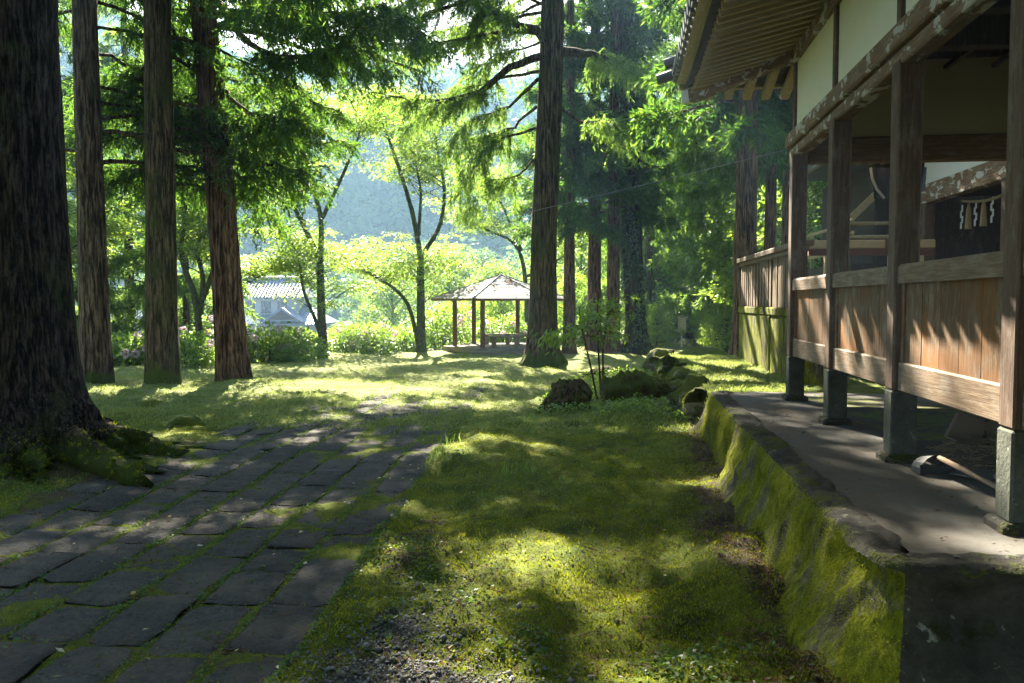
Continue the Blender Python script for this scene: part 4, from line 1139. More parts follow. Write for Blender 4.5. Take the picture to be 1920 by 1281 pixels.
# the row of three on the left
b = gp(178, 16.6)
cedar('cedar_tree', 'straight grey brown cedar trunk standing next to the huge dark rooted trunk', b, .31, 24, M['foot_plain'], z0=4.6, n_limb=46, Lmax=3.3, seed=11, knots=3, lean=(-.004, 0), flare=.18, flare_h=.8)
b = gp(304, 16.7)
cedar('cedar_tree', 'mossy green footed cedar forking into two stems, middle of the row of three', b, .335, 24, M['foot_moss'], z0=4.2, n_limb=60, Lmax=3.5, az_bias=-.5, reach=1.2, seed=21, knots=2, lean=(-.006, .01), second=((.42, .1), .15, 3.6, 13), flare=.12, flare_h=.7, taper=.55)
b = gp(438, 17.9); yd = b[1]
cedar('cedar_tree', 'reddish brown cedar trunk leaning to one side with a heavy drooping limb', b, .345, 25, M['foot_red'], z0=4.6, n_limb=68, Lmax=3.5, az_bias=-.15, reach=1.9, seed=31, lean=(-.068, 0.0), flare=.22, flare_h=.6, taper=.55,
      limbs=[([at(408, 5, yd), at(450, 65, yd - .2), at(485, 97, yd - .5), at(530, 108, yd - .8), at(590, 110, yd - 1.2), at(650, 75, yd - 1.6), at(700, 20, yd - 2)], .085),
             ([at(415, 165, yd), at(450, 200, yd - .3), at(500, 225, yd - .6), at(560, 180, yd - 1.2)], .045),
             ([at(420, 222, yd), at(465, 240, yd - .3), at(515, 238, yd - .8), at(575, 215, yd - 1.3)], .045),
             ([at(405, -40, yd), at(480, 0, yd - .5), at(560, 30, yd - 1.1), at(640, 25, yd - 1.6), at(730, 10, yd - 2.1), at(800, 60, yd - 2.4)], .07),
             ([at(400, -150, yd), at(520, -170, yd - .3), at(660, -140, yd - .8), at(800, -90, yd - 1)], .07),  # limb above the view, added to shade the foreground
             ([at(405, -90, yd), at(500, -70, yd + .6), at(620, -40, yd + 1.3), at(720, 60, yd + 1.8)], .06)])
# the big central cedar
b = gp(1015, 25.2); ye = b[1]
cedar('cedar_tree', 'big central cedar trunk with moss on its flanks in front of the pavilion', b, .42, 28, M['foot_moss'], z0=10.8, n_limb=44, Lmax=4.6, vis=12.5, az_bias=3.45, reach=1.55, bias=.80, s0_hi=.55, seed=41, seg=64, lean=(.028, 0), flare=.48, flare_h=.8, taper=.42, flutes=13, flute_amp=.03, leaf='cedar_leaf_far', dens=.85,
      roots=[(-.9, .35, .3), (.2, .35, .3), (2.6, .35, .3), (3.9, .3, .3), (-2.0, .3, .3)],
      limbs=[([at(1040, 92, ye), at(1000, 55, ye - .5), at(955, 42, ye - 1), at(915, 15, ye - 1.6), at(870, -20, ye - 2)], .15),
             ([at(1020, 105, ye), at(950, 130, ye - .6), at(890, 180, ye - 1.2), at(800, 190, ye - 1.8), at(700, 172, ye - 2.4)], .13),
             ([at(1015, 62, ye), at(960, 58, ye - .5), at(880, 70, ye - 1), at(800, 85, ye - 1.6), at(700, 78, ye - 2.2)], .08),
             ([at(1030, 95, ye), at(1100, 100, ye + 1), at(1150, 112, ye + 2), at(1210, 140, ye + 3)], .17),
             ([at(1005, 240, ye), at(960, 255, ye + .5), at(920, 265, ye + 1), at(880, 330, ye + 1.4)], .05),
             ([at(1010, 150, ye), at(950, 205, ye + .8), at(880, 225, ye + 1.6), at(840, 290, ye + 2)], .06),
             ([at(1005, 200, ye), at(960, 240, ye + 1), at(900, 260, ye + 1.8), at(860, 360, ye + 2.4)], .05),
             ([at(1045, 200, ye), at(1090, 230, ye - .4), at(1140, 225, ye - .8), at(1180, 260, ye - 1)], .05),
             ([at(1040, -60, ye), at(920, -45, ye - 1), at(770, 0, ye - 2), at(640, 70, ye - 3)], .08), ([at(1040, -150, ye), at(880, -120, ye - .6), at(700, -50, ye - 1.4), at(590, 10, ye - 2)], .08),
             ([at(1045, -290, ye), at(950, -305, ye - .6), at(850, -290, ye - 1), at(740, -240, ye - 1.5)], .09), ([at(1045, -250, ye), at(960, -270, ye + .6), at(880, -250, ye + 1), at(800, -210, ye + 1.2)], .07),  # high limbs above the view, added to cast shade on terrace and lawn
             ([at(1040, 15, ye), at(985, -5, ye + .6), at(930, 30, ye + 1.2), at(880, 95, ye + 1.8)], .06), ([at(1030, 70, ye), at(985, 92, ye + .8), at(930, 100, ye + 1.4), at(870, 150, ye + 2)], .05), ([at(1040, -30, ye), at(990, -50, ye - .5), at(930, -20, ye - .9), at(885, 40, ye - 1.2)], .06),
             ([at(1035, 20, ye), at(930, 40, ye + 1.2), at(820, 60, ye + 2.4), at(730, 130, ye + 3)], .06), ([at(1020, 130, ye), at(930, 150, ye + 1.5), at(850, 170, ye + 2.6), at(760, 240, ye + 3.4)], .06),
             ([at(1000, 300, ye), at(970, 330, ye + .8), at(930, 340, ye + 1.4), at(890, 390, ye + 2)], .04)])
# dark twisted cedar with ivy
b = gp(1194, 34.5); yf = b[1]
F_ = cedar('cedar_tree', 'nearly black ivy clad trunk with a wide spreading foot behind the big central cedar', b, .44, 27, M['cedar_dark'], z0=6.5, n_limb=40, Lmax=4.2, vis=15, seed=51, seg=56, lean=(-.035, 0), flare=.9, flare_h=.55, taper=.4,
      roots=[(-.3, .7, .3), (3.3, .6, .35), (-1.6, .6, .3), (1.2, .5, .3)],
      limbs=[([at(1175, 60, yf), at(1205, 55, yf - .5), at(1250, 40, yf - 1), at(1300, 20, yf - 1.4)], .12), ([at(1170, 150, yf), at(1220, 175, yf - .6), at(1260, 215, yf - 1), at(1290, 230, yf - 1.6)], .07),
             ([at(1170, 210, yf), at(1120, 225, yf - .6), at(1085, 250, yf - 1.2), at(1060, 250, yf - 1.6)], .05)])
N = 5200; zz = rng.beta(1.1, 1.6, N) * 12.5; th = rng.uniform(0, 6.283, N)
keep = vn(np.cos(th) * 1.6, np.sin(th) * 1.6, zz * .9, seed=71) > -.15; zz, th = zz[keep], th[keep]
rr = .42 * (1 - .4 * zz / 27) + .3 * np.exp(-zz / .55) + rng.uniform(.01, .14, len(zz)) * (1 + .8 * sm(4, 8, zz))
pos = np.stack([-.035 * zz + rr * np.cos(th), rr * np.sin(th), zz], -1)
link('ivy', leaf_mesh('ivy', pos, np.stack([np.cos(th) * .5, np.sin(th) * .5, -.8 + 0 * th], -1) + rng.normal(size=pos.shape) * .4, np.stack([np.cos(th), np.sin(th), 0 * th + .3], -1) + rng.normal(size=pos.shape) * .5, rng.uniform(.09, .17, len(zz)), rng.uniform(.07, .12, len(zz))), M['ivy'], F_)

# shared cedars standing farther off: built twice, then copied
def cedar_proto(name, z0, H, Lmax, n, r, mat, leaf, taper=.6):
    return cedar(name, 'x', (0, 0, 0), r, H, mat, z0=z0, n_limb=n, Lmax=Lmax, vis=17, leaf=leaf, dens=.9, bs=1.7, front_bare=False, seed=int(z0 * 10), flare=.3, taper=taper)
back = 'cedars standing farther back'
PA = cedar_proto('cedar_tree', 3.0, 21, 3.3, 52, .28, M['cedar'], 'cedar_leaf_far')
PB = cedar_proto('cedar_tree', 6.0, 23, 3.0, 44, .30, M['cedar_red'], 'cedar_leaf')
BEHIND = []        # unseen grove cedars, added round and behind the viewer to dim the light
spots = [  # proto, px, depth, trunk scale, crown scale, rotation, label
    (PB, 1068, 34.0, .85, .9, .3, 'slim brown cedar trunk just to one side of the big central cedar'),
    (PB, 1114, 35.5, 1.05, 1, 1.7, 'reddish cedar trunk between the slim brown one and the dark ivy clad one'),
    (PB, 1149, 34.2, .95, .95, 4.0, 'brown cedar trunk pressed close against the black ivy clad trunk'),
    (PA, 1350, 38.0, .75, .95, 2.2, 'lone thin cedar trunk between the notice board and the plank wall'),
    (PB, 1397, 20.5, .95, .95, 5.1, 'thick cedar trunk rising directly behind the plank wall'),
    (PB, 1441, 24.0, .62, .95, 3.3, 'thin dark cedar trunk behind the middle of the plank wall'),
    (PB, 1477, 23.0, .70, 1.0, .9, 'dark cedar trunk hidden half behind the stage corner post'),
    (PA, 120, 29.0, .6, .9, 1.1, 'slender cedar seen between the huge dark trunk and the grey brown trunk'),
    (PA, 245, 33.0, .8, 1.05, 2.9, 'distant low branched cedar seen between the first two trunks of the row'),
    (PA, 350, 30.0, .55, .85, 4.4, 'thin cedar stem hidden behind the forked mossy cedar'),
    (PA, 1215, 44.0, .8, 1.1, 5.5, 'low branched cedar behind the black ivy clad trunk'),
    (PA, 1290, 47.0, .9, 1.15, .5, 'tall cedar with drooping boughs above the notice board'),
    (PA, 1425, 36.0, .8, 1.0, 3.8, 'bushy cedar far behind the plank wall'),
    (PA, 20, 31.0, .8, 1.0, .2, 'cedar bough tree hidden behind the huge dark trunk'),
    (PB, 1585, 27.0, .9, 1.0, 2.0, 'cedar seen through the gap between the stage posts'),
]
used = set()
for pr, px, Y, ts, cs, rz, lab in spots:
    o = pr if pr.name not in used else copy_tree(pr)
    used.add(o.name); used.add(pr.name)
    o.location = gp(px, Y); o.rotation_euler = (0, 0, rz); o['label'] = lab; o['group'] = back
    for ch in o.children:
        ch.scale = (ts, ts, cs) if ch.name.startswith('trunk') else (cs, cs, cs)

# unseen rest of the grove, added to keep the light under the trees low
for k, (x, y) in enumerate([(-5.5, -3.5), (-11, 2), (-9, -8), (-2.5, -8), (4, -9), (-15, -3), (9, -5), (0, -15), (-7, -16), (-17, 7), (12, 3)]):
    o = copy_tree((PA, PB)[k % 2]); o.location = (x, y, G(x, y)); o.rotation_euler = (0, 0, k * 1.3)
    o['label'] = 'unseen cedar of the grove, added around and behind the viewer to dim the light'; o['group'] = 'unseen cedars of the grove added round the viewer'
    for ch in o.children: ch.scale = (1.5, 1.5, 1.1) if ch.name.startswith('crown') else (1.25, 1.25, 1.1)

# ------------------------------------------------------------------ maples
def maple(name, label, px, Y, stems, n_cl=90, lsize=.10, n_leaf=115, spread=1.6, leaf='maple_leaf', group='young maples along the bank', low=.38, cat='tree', bark='maple_bark'):
    base = gp(px, Y); B = Vector(base)
    root = thing(name, label, cat, base, group=group); mb = MB(); tips = []
    for k, (pts, r0, r1) in enumerate(stems):
        P = [at(x, y, Y + dy) - B for x, y, dy in pts]
        if k == 0: P[0] = Vector((P[0].x, P[0].y, -.15))
        A = np.array([tuple(p) for p in P]); n = 16; Q, _ = pl(A, np.linspace(0, 1, n))
        for _ in range(2): Q[1:-1] = (Q[:-2] + 2 * Q[1:-1] + Q[2:]) / 4
        rad = [r0 + (r1 - r0) * i / (n - 1) for i in range(n)]
        if k == 0: rad[0] *= 1.7; rad[1] *= 1.15
        mb.tube(Q.tolist(), rad, 9); tips.append((Q, r1))
    pos, dr, nm = [], [], []
    for c in range(n_cl):
        Q, r1 = tips[c % len(tips)]; s = low + (1 - low) * random.random() ** .7
        o, d = pl(Q, np.array([s])); o = o[0]; d = d[0]
        az = random.uniform(0, 6.283); R_ = spread * random.uniform(.25, 1.0) * (1.15 - .5 * s)
        e = o + np.array([math.cos(az) * R_, math.sin(az) * R_, random.uniform(.05, .55) * R_]) + d * .25
        mid = (o + e) / 2 + np.array([0, 0, .10 * R_])
        mb.tube([o, mid, e], [.016, .011, .005], 4, False)
        m = n_leaf; th = rng.uniform(0, 6.283, m); q = np.sqrt(rng.uniform(0, 1, m)) * random.uniform(.45, .85) * (.6 + .4 * spread / 1.6)
        pt = e + np.stack([q * np.cos(th), q * np.sin(th), rng.normal(size=m) * .06 - .14 * q * q], -1)
        # a second thinner layer back along the twig
        pt[: m // 3] = (o + (e - o) * rng.uniform(.3, 1, (m // 3, 1))) + rng.normal(size=(m // 3, 3)) * (.2, .2, .08)
        pos.append(pt); dr.append(np.stack([np.cos(th), np.sin(th), rng.normal(size=m) * .25 - .25], -1)); nm.append(rng.normal(size=(m, 3)) * .38 + (0, 0, 1))
    link('trunk', mb.mesh('trunk', True), M[bark], root)
    pos = np.concatenate(pos); N = len(pos)
    link('crown', leaf_mesh('crown', pos, np.concatenate(dr), np.concatenate(nm), rng.uniform(.7, 1.3, N) * lsize, rng.uniform(.5, .9, N) * lsize, .05), M[leaf], root)
    return root
maple('maple_tree', 'pale green maple forking into a V, standing in front of the tiled house', 608, 29.5,
      [([(608, 672, 0), (603, 600, 0), (600, 480, 0)], .19, .13), ([(600, 490, 0), (585, 455, 0), (545, 375, -.3), (500, 315, -.6), (470, 270, -.9)], .12, .03), ([(600, 490, 0), (605, 405, 0), (575, 320, .3), (565, 240, .5), (560, 190, .6)], .11, .03),
       ([(604, 410, 0), (640, 335, -.2), (668, 270, -.5), (690, 200, -.8)], .08, .02), ([(605, 640, 0), (588, 590, -.1), (567, 545, -.2), (562, 480, -.3), (540, 445, -.4)], .09, .02), ([(562, 500, -.3), (520, 495, -.6), (470, 530, -1)], .03, .01)], n_cl=185, n_leaf=170, spread=2.3)
maple('maple_tree', 'pale green maple with a low arching side branch between the V maple and the pavilion', 790, 34.0,
      [([(790, 662, 0), (789, 560, 0), (788, 470, 0)], .20, .14), ([(788, 480, 0), (775, 400, 0), (740, 290, -.4), (718, 235, -.6), (705, 190, -.7)], .12, .02), ([(790, 480, 0), (828, 425, .2), (836, 350, .3), (815, 265, .5), (820, 210, .6)], .11, .02),
       ([(784, 645, 0), (768, 570, -.2), (738, 538, -.4), (690, 512, -.8), (640, 480, -1.2)], .10, .02), ([(785, 440, 0), (790, 360, .3), (775, 280, .5)], .08, .02)], n_cl=205, n_leaf=170, spread=2.5)
maple('maple_tree', 'thin forked maple half hidden behind the leaning reddish cedar', 378, 24.5,
      [([(378, 655, 0), (370, 560, 0), (335, 480, -.2), (350, 395, -.3), (345, 330, -.4)], .13, .03), ([(376, 590, 0), (382, 520, .1), (366, 465, .2), (380, 440, .3)], .09, .04), ([(380, 560, 0), (430, 430, .3), (460, 340, .5), (480, 290, .7)], .09, .02)], n_cl=120, n_leaf=150, spread=1.5)
maple('maple_tree', 'slender maple with a curved branch beside the huge dark trunk', 97, 26.0,
      [([(97, 640, 0), (95, 500, 0), (94, 340, 0), (92, 240, 0)], .13, .07), ([(97, 560, 0), (115, 500, -.2), (140, 460, -.4), (175, 430, -.6)], .07, .02)], n_cl=100, n_leaf=150, spread=1.8, low=.3)
maple('maple_tree', 'dark branched maple arching beside the big central cedar above the pavilion', 985, 42.0,
      [([(990, 640, 0), (985, 500, 0), (965, 450, 0), (905, 430, -.4), (860, 400, -.8)], .14, .02), ([(978, 470, 0), (940, 380, .5), (900, 330, .8)], .08, .02), ([(985, 520, 0), (1060, 480, .3), (1100, 440, .5)], .08, .02)], n_cl=150, n_leaf=150, spread=2.4)

# broadleaved trees farther off: crown of leaf clumps on a forked trunk, copied
def broadleaf(name, H, Rc, leaf, n_cl=34, n_leaf=420, lsize=.22, z0=.22):
    root = thing(name, 'x', 'tree'); mb = MB(); pos, dr = [], []
    trunk_into(mb, lambda z: (.02 * z, .01 * z), .02 * H + .03, H * .7, seg=14, taper=.7, seed=int(H * 7))
    for c in range(n_cl):
        f = (c + .5) / n_cl; z = H * (z0 + (1 - z0) * f); az = c * 2.4 + random.uniform(-.4, .4)
        rr = Rc * (1 - (2 * f - .85) ** 2 * .62) * random.uniform(.45, 1.0)
        if f > .9: rr *= .4
        e = np.array([rr * math.cos(az), rr * math.sin(az), z]); o = np.array([0, 0, min(z * .8, H * .68)])
        mb.tube([o, (o + e) / 2 + np.array([0, 0, .2]), e], [.05, .03, .012], 4, False)
        k = rng.normal(size=(n_leaf, 3)); k = unit(k) * (rng.uniform(.25, 1, (n_leaf, 1)) ** .4)
        size = Rc * random.uniform(.26, .42)
        pos.append(e + k * size * (1.15, 1.15, .62)); dr.append(k * (1, 1, .4) + (0, 0, -.25) + rng.normal(size=k.shape) * .4)
    link('trunk', mb.mesh('trunk', True), M['maple_bark'], root)
    pos = np.concatenate(pos); N = len(pos)
    link('crown', leaf_mesh('crown', pos, np.concatenate(dr), rng.normal(size=(N, 3)) * .6 + (0, 0, .8), rng.uniform(.6, 1.3, N) * lsize, rng.uniform(.45, .8, N) * lsize, .05), M[leaf], root)
    return root
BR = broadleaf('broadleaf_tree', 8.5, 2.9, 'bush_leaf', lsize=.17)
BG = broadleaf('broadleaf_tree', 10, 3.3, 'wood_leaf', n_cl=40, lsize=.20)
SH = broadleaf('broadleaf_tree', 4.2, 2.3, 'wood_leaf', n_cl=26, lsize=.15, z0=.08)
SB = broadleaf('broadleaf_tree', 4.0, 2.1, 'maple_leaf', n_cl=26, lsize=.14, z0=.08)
spots = [
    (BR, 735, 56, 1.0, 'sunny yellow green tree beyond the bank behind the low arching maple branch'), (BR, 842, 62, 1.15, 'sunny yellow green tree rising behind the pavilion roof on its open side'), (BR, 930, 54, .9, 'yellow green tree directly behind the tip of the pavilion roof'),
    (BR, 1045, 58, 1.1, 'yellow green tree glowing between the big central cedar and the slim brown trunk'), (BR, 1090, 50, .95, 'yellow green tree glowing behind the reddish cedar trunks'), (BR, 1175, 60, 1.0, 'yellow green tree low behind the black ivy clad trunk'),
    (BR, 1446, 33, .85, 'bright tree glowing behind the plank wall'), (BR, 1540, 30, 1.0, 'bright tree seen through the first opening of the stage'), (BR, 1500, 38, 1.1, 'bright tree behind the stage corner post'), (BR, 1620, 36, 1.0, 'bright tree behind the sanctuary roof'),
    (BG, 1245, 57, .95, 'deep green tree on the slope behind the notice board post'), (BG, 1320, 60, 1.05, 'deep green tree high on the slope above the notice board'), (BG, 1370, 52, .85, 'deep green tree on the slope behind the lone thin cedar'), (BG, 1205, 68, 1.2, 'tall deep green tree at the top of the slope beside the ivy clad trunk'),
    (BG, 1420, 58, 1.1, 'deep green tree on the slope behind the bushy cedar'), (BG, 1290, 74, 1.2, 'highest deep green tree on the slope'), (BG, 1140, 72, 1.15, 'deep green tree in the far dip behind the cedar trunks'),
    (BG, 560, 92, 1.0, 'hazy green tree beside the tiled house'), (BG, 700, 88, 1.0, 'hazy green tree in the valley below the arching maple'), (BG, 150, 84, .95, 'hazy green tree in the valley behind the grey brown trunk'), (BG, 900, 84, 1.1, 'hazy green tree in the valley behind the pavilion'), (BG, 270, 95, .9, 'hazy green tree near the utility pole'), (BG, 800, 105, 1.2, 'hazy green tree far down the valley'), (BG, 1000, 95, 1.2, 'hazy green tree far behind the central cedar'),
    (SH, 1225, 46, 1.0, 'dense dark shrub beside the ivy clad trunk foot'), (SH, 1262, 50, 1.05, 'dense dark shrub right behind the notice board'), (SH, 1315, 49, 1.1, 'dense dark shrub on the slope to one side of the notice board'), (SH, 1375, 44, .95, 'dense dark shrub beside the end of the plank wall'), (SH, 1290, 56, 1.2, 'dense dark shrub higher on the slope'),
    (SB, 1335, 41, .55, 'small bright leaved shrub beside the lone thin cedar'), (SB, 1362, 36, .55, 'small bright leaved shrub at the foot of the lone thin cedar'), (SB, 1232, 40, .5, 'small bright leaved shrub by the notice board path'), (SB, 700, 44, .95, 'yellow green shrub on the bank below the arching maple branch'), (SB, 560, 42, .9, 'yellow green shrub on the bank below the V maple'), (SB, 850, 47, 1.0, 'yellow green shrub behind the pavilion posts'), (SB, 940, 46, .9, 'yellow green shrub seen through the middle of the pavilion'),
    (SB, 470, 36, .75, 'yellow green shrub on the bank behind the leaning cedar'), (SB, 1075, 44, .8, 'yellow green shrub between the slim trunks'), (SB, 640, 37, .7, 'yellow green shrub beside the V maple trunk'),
]
used = set()
for pr, px, Y, sc, lab in spots:
    o = pr if pr.name not in used else copy_tree(pr)
    used.add(pr.name); used.add(o.name)
    o.location = gp(px, Y); o.rotation_euler = (0, 0, random.uniform(0, 6.28)); o.scale = (sc, sc, sc * random.uniform(.92, 1.08))
    o['label'] = lab; o['group'] = 'broadleaved trees and shrubs beyond the bank'
    if pr in (SH, SB): o['category'] = 'shrub'

# ------------------------------------------------------------------ hydrangea bushes on the edge of the bank
def bush(name, R_, Hh, flowers, seed):
    r = np.random.default_rng(seed); root = thing(name, 'x', 'bush'); mb = MB()
    for k in range(26):
        az, q = r.uniform(0, 6.28), r.uniform(.2, .9)
        mb.tube([(0.1 * math.cos(az), .1 * math.sin(az), -.1), (q * R_ * .6 * math.cos(az), q * R_ * .6 * math.sin(az), Hh * .45), (q * R_ * math.cos(az), q * R_ * math.sin(az), Hh * .85)], [.012, .009, .004], 4, False)
    link('stems', mb.mesh('stems'), M['twig'], root)
    N = 3000; k = unit(r.normal(size=(N, 3))); k[:, 2] = np.abs(k[:, 2])
    q = (r.uniform(.15, 1, N) ** .45)[:, None] * (1 + .28 * fbm(k[:, 0] * 2.5, k[:, 1] * 2.5, k[:, 2] * 2.5, seed=seed)[:, None])
    pos = k * q * (R_, R_, Hh); pos[:, 2] += .05
    d = k * (1, 1, .3) + r.normal(size=k.shape) * .45 + (0, 0, -.15)
    link('foliage', leaf_mesh('foliage', pos, d, r.normal(size=k.shape) * .5 + (0, 0, 1), r.uniform(.08, .17, N), r.uniform(.05, .10, N), .06), M['bush_leaf'], root)
    for f in range(flowers):
        kk = unit(r.normal(size=3)); kk[2] = abs(kk[2]) * .7 + .3; c = kk * (R_, R_, Hh) * 1.02
        if kk[1] > .3: c[1] *= -1
        n = 60; e = unit(r.normal(size=(n, 3))) * .075
        link('flower_head', leaf_mesh('flower_head', c + e, e + r.normal(size=(n, 3)) * .02, r.normal(size=(n, 3)), .065, .055), M['petal'], root)
    return root
H1 = bush('hydrangea_bush', 1.25, 1.25, 6, 5); H2 = bush('hydrangea_bush', 1.15, 1.05, 3, 6); H3 = bush('hydrangea_bush', 1.3, 1.5, 4, 8)
spots = [
    (H1, 128, 22.0, 1.0, 'leafy hydrangea bush just past the huge dark trunk'), (H2, 232, 23.0, 1.05, 'leafy hydrangea bush between the grey brown and the mossy forked trunks'), (H2, 290, 24.5, 1.0, 'leafy hydrangea bush behind the mossy forked trunk'), (H1, 352, 22.8, .95, 'leafy hydrangea bush between the mossy forked and the leaning red trunks'),
    (H3, 410, 25.5, 1.0, 'leafy hydrangea bush behind the leaning red trunk'), (H1, 500, 26.5, 1.05, 'hydrangea bush with pale heads beside the leaning red trunk'), (H2, 548, 27.8, 1.1, 'hydrangea bush next to the V maple on its house side'), (H3, 655, 32.5, .95, 'hydrangea bush with pink heads between the two pale maples'),
    (H1, 690, 33.2, 1.1, 'dark leaved hydrangea bush midway between the two pale maples'), (H2, 740, 35.0, 1.15, 'hydrangea bush at the foot of the arching maple'), (H3, 826, 37.0, 1.35, 'tall hydrangea bush with one pink head beside the pavilion'), (H2, 890, 40.5, 1.2, 'hydrangea bush seen behind the pavilion bench'),
    (H1, 950, 41.5, 1.2, 'hydrangea bush seen at the far side of the pavilion'), (H2, 1020, 42, 1.2, 'hydrangea bush hidden behind the big central cedar'), (H1, 1085, 41, 1.0, 'bush between the slim cedar trunks'), (H2, 60, 20.0, 1.1, 'bush behind the huge dark trunk'),
    (H3, 600, 34.5, .9, 'bush behind the V maple trunk'),
]
used = set()
for pr, px, Y, sc, lab in spots:
    o = pr if pr.name not in used else copy_tree(pr)
    used.add(pr.name); used.add(o.name)
    o.location = gp(px, Y); o.rotation_euler = (0, 0, random.uniform(-1.2, 1.2)); o.scale = (sc, sc, sc); o['label'] = lab; o['group'] = 'hydrangea bushes along the bank'

# ------------------------------------------------------------------ valley houses, pole, wires
def tiled_roof(mb, x0, x1, y0, y1, z, h, gable=.45, over=.0):
    """hip-and-gable roof with tile rolls"""
    yc = (y0 + y1) / 2; g = (x1 - x0) * .16
    a = [(x0, y0, z), (x1, y0, z), (x1, y1, z), (x0, y1, z)]; b = [(x0, y0, z + .14), (x1, y0, z + .14), (x1, y1, z + .14), (x0, y1, z + .14)]
    r0, r1 = (x0 + g, yc, z + h), (x1 - g, yc, z + h)
    mb.add(a + b + [r0, r1], [(3, 2, 1, 0), (0, 1, 5, 4), (1, 2, 6, 5), (2, 3, 7, 6), (3, 0, 4, 7), (4, 5, 9, 8), (6, 7, 8, 9), (5, 6, 9), (7, 4, 8)])
    n = int((x1 - x0) / .32)
    for k in range(n + 1):
        x = x0 + (x1 - x0) * k / n
        t = min(1, max(0.02, (x - x0) / g)) if x < x0 + g else (1 if x < x1 - g else min(1, max(.02, (x1 - x) / g)))
        mb.tube([(x, y0 - .03, z + .17), (x, y0 + (yc - y0) * t, z + .17 + (h - .14) * t)], .075, 6)
    mb.tube([(r0[0] - .1, yc, z + h + .1), (r1[0] + .1, yc, z + h + .1)], .20, 8)
    for q, r_ in ((b[0], r0), (b[1], r1)): mb.tube([q, r_], .13, 6)
def house(label, px, Y, w, d, zb, H1, H2, rz, tile='bluetile', upper=True):
    p = at(px, 560, Y); o = thing('tiled_house', label, 'house', (p.x, Y, zb), rz, 'houses in the valley')
    m = MB(); m.box((-w / 2, -d / 2, 0), (w / 2, d / 2, H1)); m.build('wall', M['house_wall'], o)
    m = MB(); tiled_roof(m, -w / 2 - 1, w / 2 + 1, -d / 2 - 1, d / 2 + 1, H1 - .1, 1.7 if upper else 2.4); rf = m.build('roof', M[tile], o)
    if upper:
        m = MB(); m.box((-w * .32, -d * .3, H1), (w * .32, d * .3, H2)); m.build('upper_wall', M['house_wall'], o)
        m = MB(); tiled_roof(m, -w * .32 - .8, w * .32 + .8, -d * .3 - .8, d * .3 + .8, H2 - .1, 1.9); m.build('upper_roof', M[tile], o)
        m = MB(); m.poly([(w * .05, -d / 2 - 1.4, H1 + .3), (w * .45, -d / 2 - 1.4, H1 + .3), (w * .25, -d / 2 - 1.4, H1 + 1.6)], 2.4, (0, 1, 0)); m.build('gable', M[tile], rf)
        m = MB(); m.poly([(w * .10, -d / 2 - 1.43, H1 + .45), (w * .40, -d / 2 - 1.43, H1 + .45), (w * .25, -d / 2 - 1.43, H1 + 1.35)], .03, (0, 1, 0)); m.build('gable_board', M['darkwood'], rf)
        for x in (-w * .22, -w * .05, w * .12):
            m = MB(); m.box((x, -d * .3 - .04, H1 + (H2 - H1) * .45), (x + w * .10, -d * .3 - .004, H2 - .35)); f = m.build('window', M['glass'], o)
            m = MB(); m.box((x - .06, -d * .3 - .06, H1 + (H2 - H1) * .45 - .08), (x + w * .10 + .06, -d * .3 - .003, H1 + (H2 - H1) * .45 - .002)); m.build('sill', M['darkwood'], f)
    for x in (-w * .42, -w * .2, w * .02, w * .25):
        m = MB(); m.box((x, -d / 2 - .05, .9), (x + w * .14, -d / 2 - .004, H1 - .5)); f = m.build('window', M['glass'], o)
        m = MB(); m.box((x - .07, -d / 2 - .07, .80), (x + w * .14 + .07, -d / 2 - .003, .895)); m.box((x + w * .07 - .03, -d / 2 - .065, .9), (x + w * .07 + .03, -d / 2 - .052, H1 - .5)); m.build('frame', M['darkwood'], f)
zv = G(-30, 75) + .1
house('large blue grey tiled house with an upper storey behind the V maple', 512, 78, 9.0, 8, zv - .2, 3.4, 5.9, .12)
house('low blue grey roofed house between the mossy forked and leaning trunks', 330, 66, 9, 7, zv, 3.4, 5, -.1, upper=False)
house('low brown roofed house glimpsed under the pavilion roof', 905, 80, 10, 7, zv - .3, 3.6, 5, .1, 'redtile', upper=False)
p = at(236, 600, 52); zb = G(p.x, 52)
o = thing('utility_pole', 'pale concrete utility pole seen between the first two trunks of the row', 'utility pole', (p.x, 52, zb))
top = at(236, 488, 52).z - zb
m = MB(); m.tube([(0, 0, -.2), (0, 0, top)], [.19, .14], 14); m.build('pole', M['polecon'], o)
m = MB(); m.box((-.9, -.06, top - .5), (.9, .06, top - .38)); m.box((-.7, -.06, top - 1.2), (.7, .06, top - 1.1)); m.build('cross_arm', M['grey'], o)
for x in (-.8, -.3, .3, .8):
    m = MB(); m.tube([(x, 0, top - .38), (x, 0, top - .30), (x, 0, top - .2)], [.05, .07, .03], 8); m.build('insulator', M['white'], o)
def wire(a, b, sag, r, label, grp=None):
    a, b = Vector(a), Vector(b); n = 30
    pts = [a.lerp(b, t / n) - Vector((0, 0, sag * 4 * (t / n) * (1 - t / n))) for t in range(n + 1)]
    m = MB(); m.tube([q - a for q in pts], r, 5); o = m.build('overhead_wire', M['wire']); o.location = a
    tag(o, label, 'wire', grp)
wire((2.09, 10.0, 3.46), at(425, 503, 48), .30, .0042, 'thin pale cable slanting down from the stage corner across the big trunk')
P0 = Vector((p.x, 52, zb + top - .25))
wire(P0 + Vector((-.8, 0, 0)), at(-150, 500, 60), .5, .016, 'upper of the thin wires running off the utility pole behind the dark trunk', 'wires on the utility pole')
wire(P0 + Vector((.8, 0, -.0)), at(560, 520, 60), .6, .016, 'thin wire running from the utility pole towards the large tiled house', 'wires on the utility pole')
wire(P0 + Vector((.6, 0, -1.0)), at(540, 528, 58), .6, .016, 'lower thin wire from the utility pole towards the large tiled house', 'wires on the utility pole')

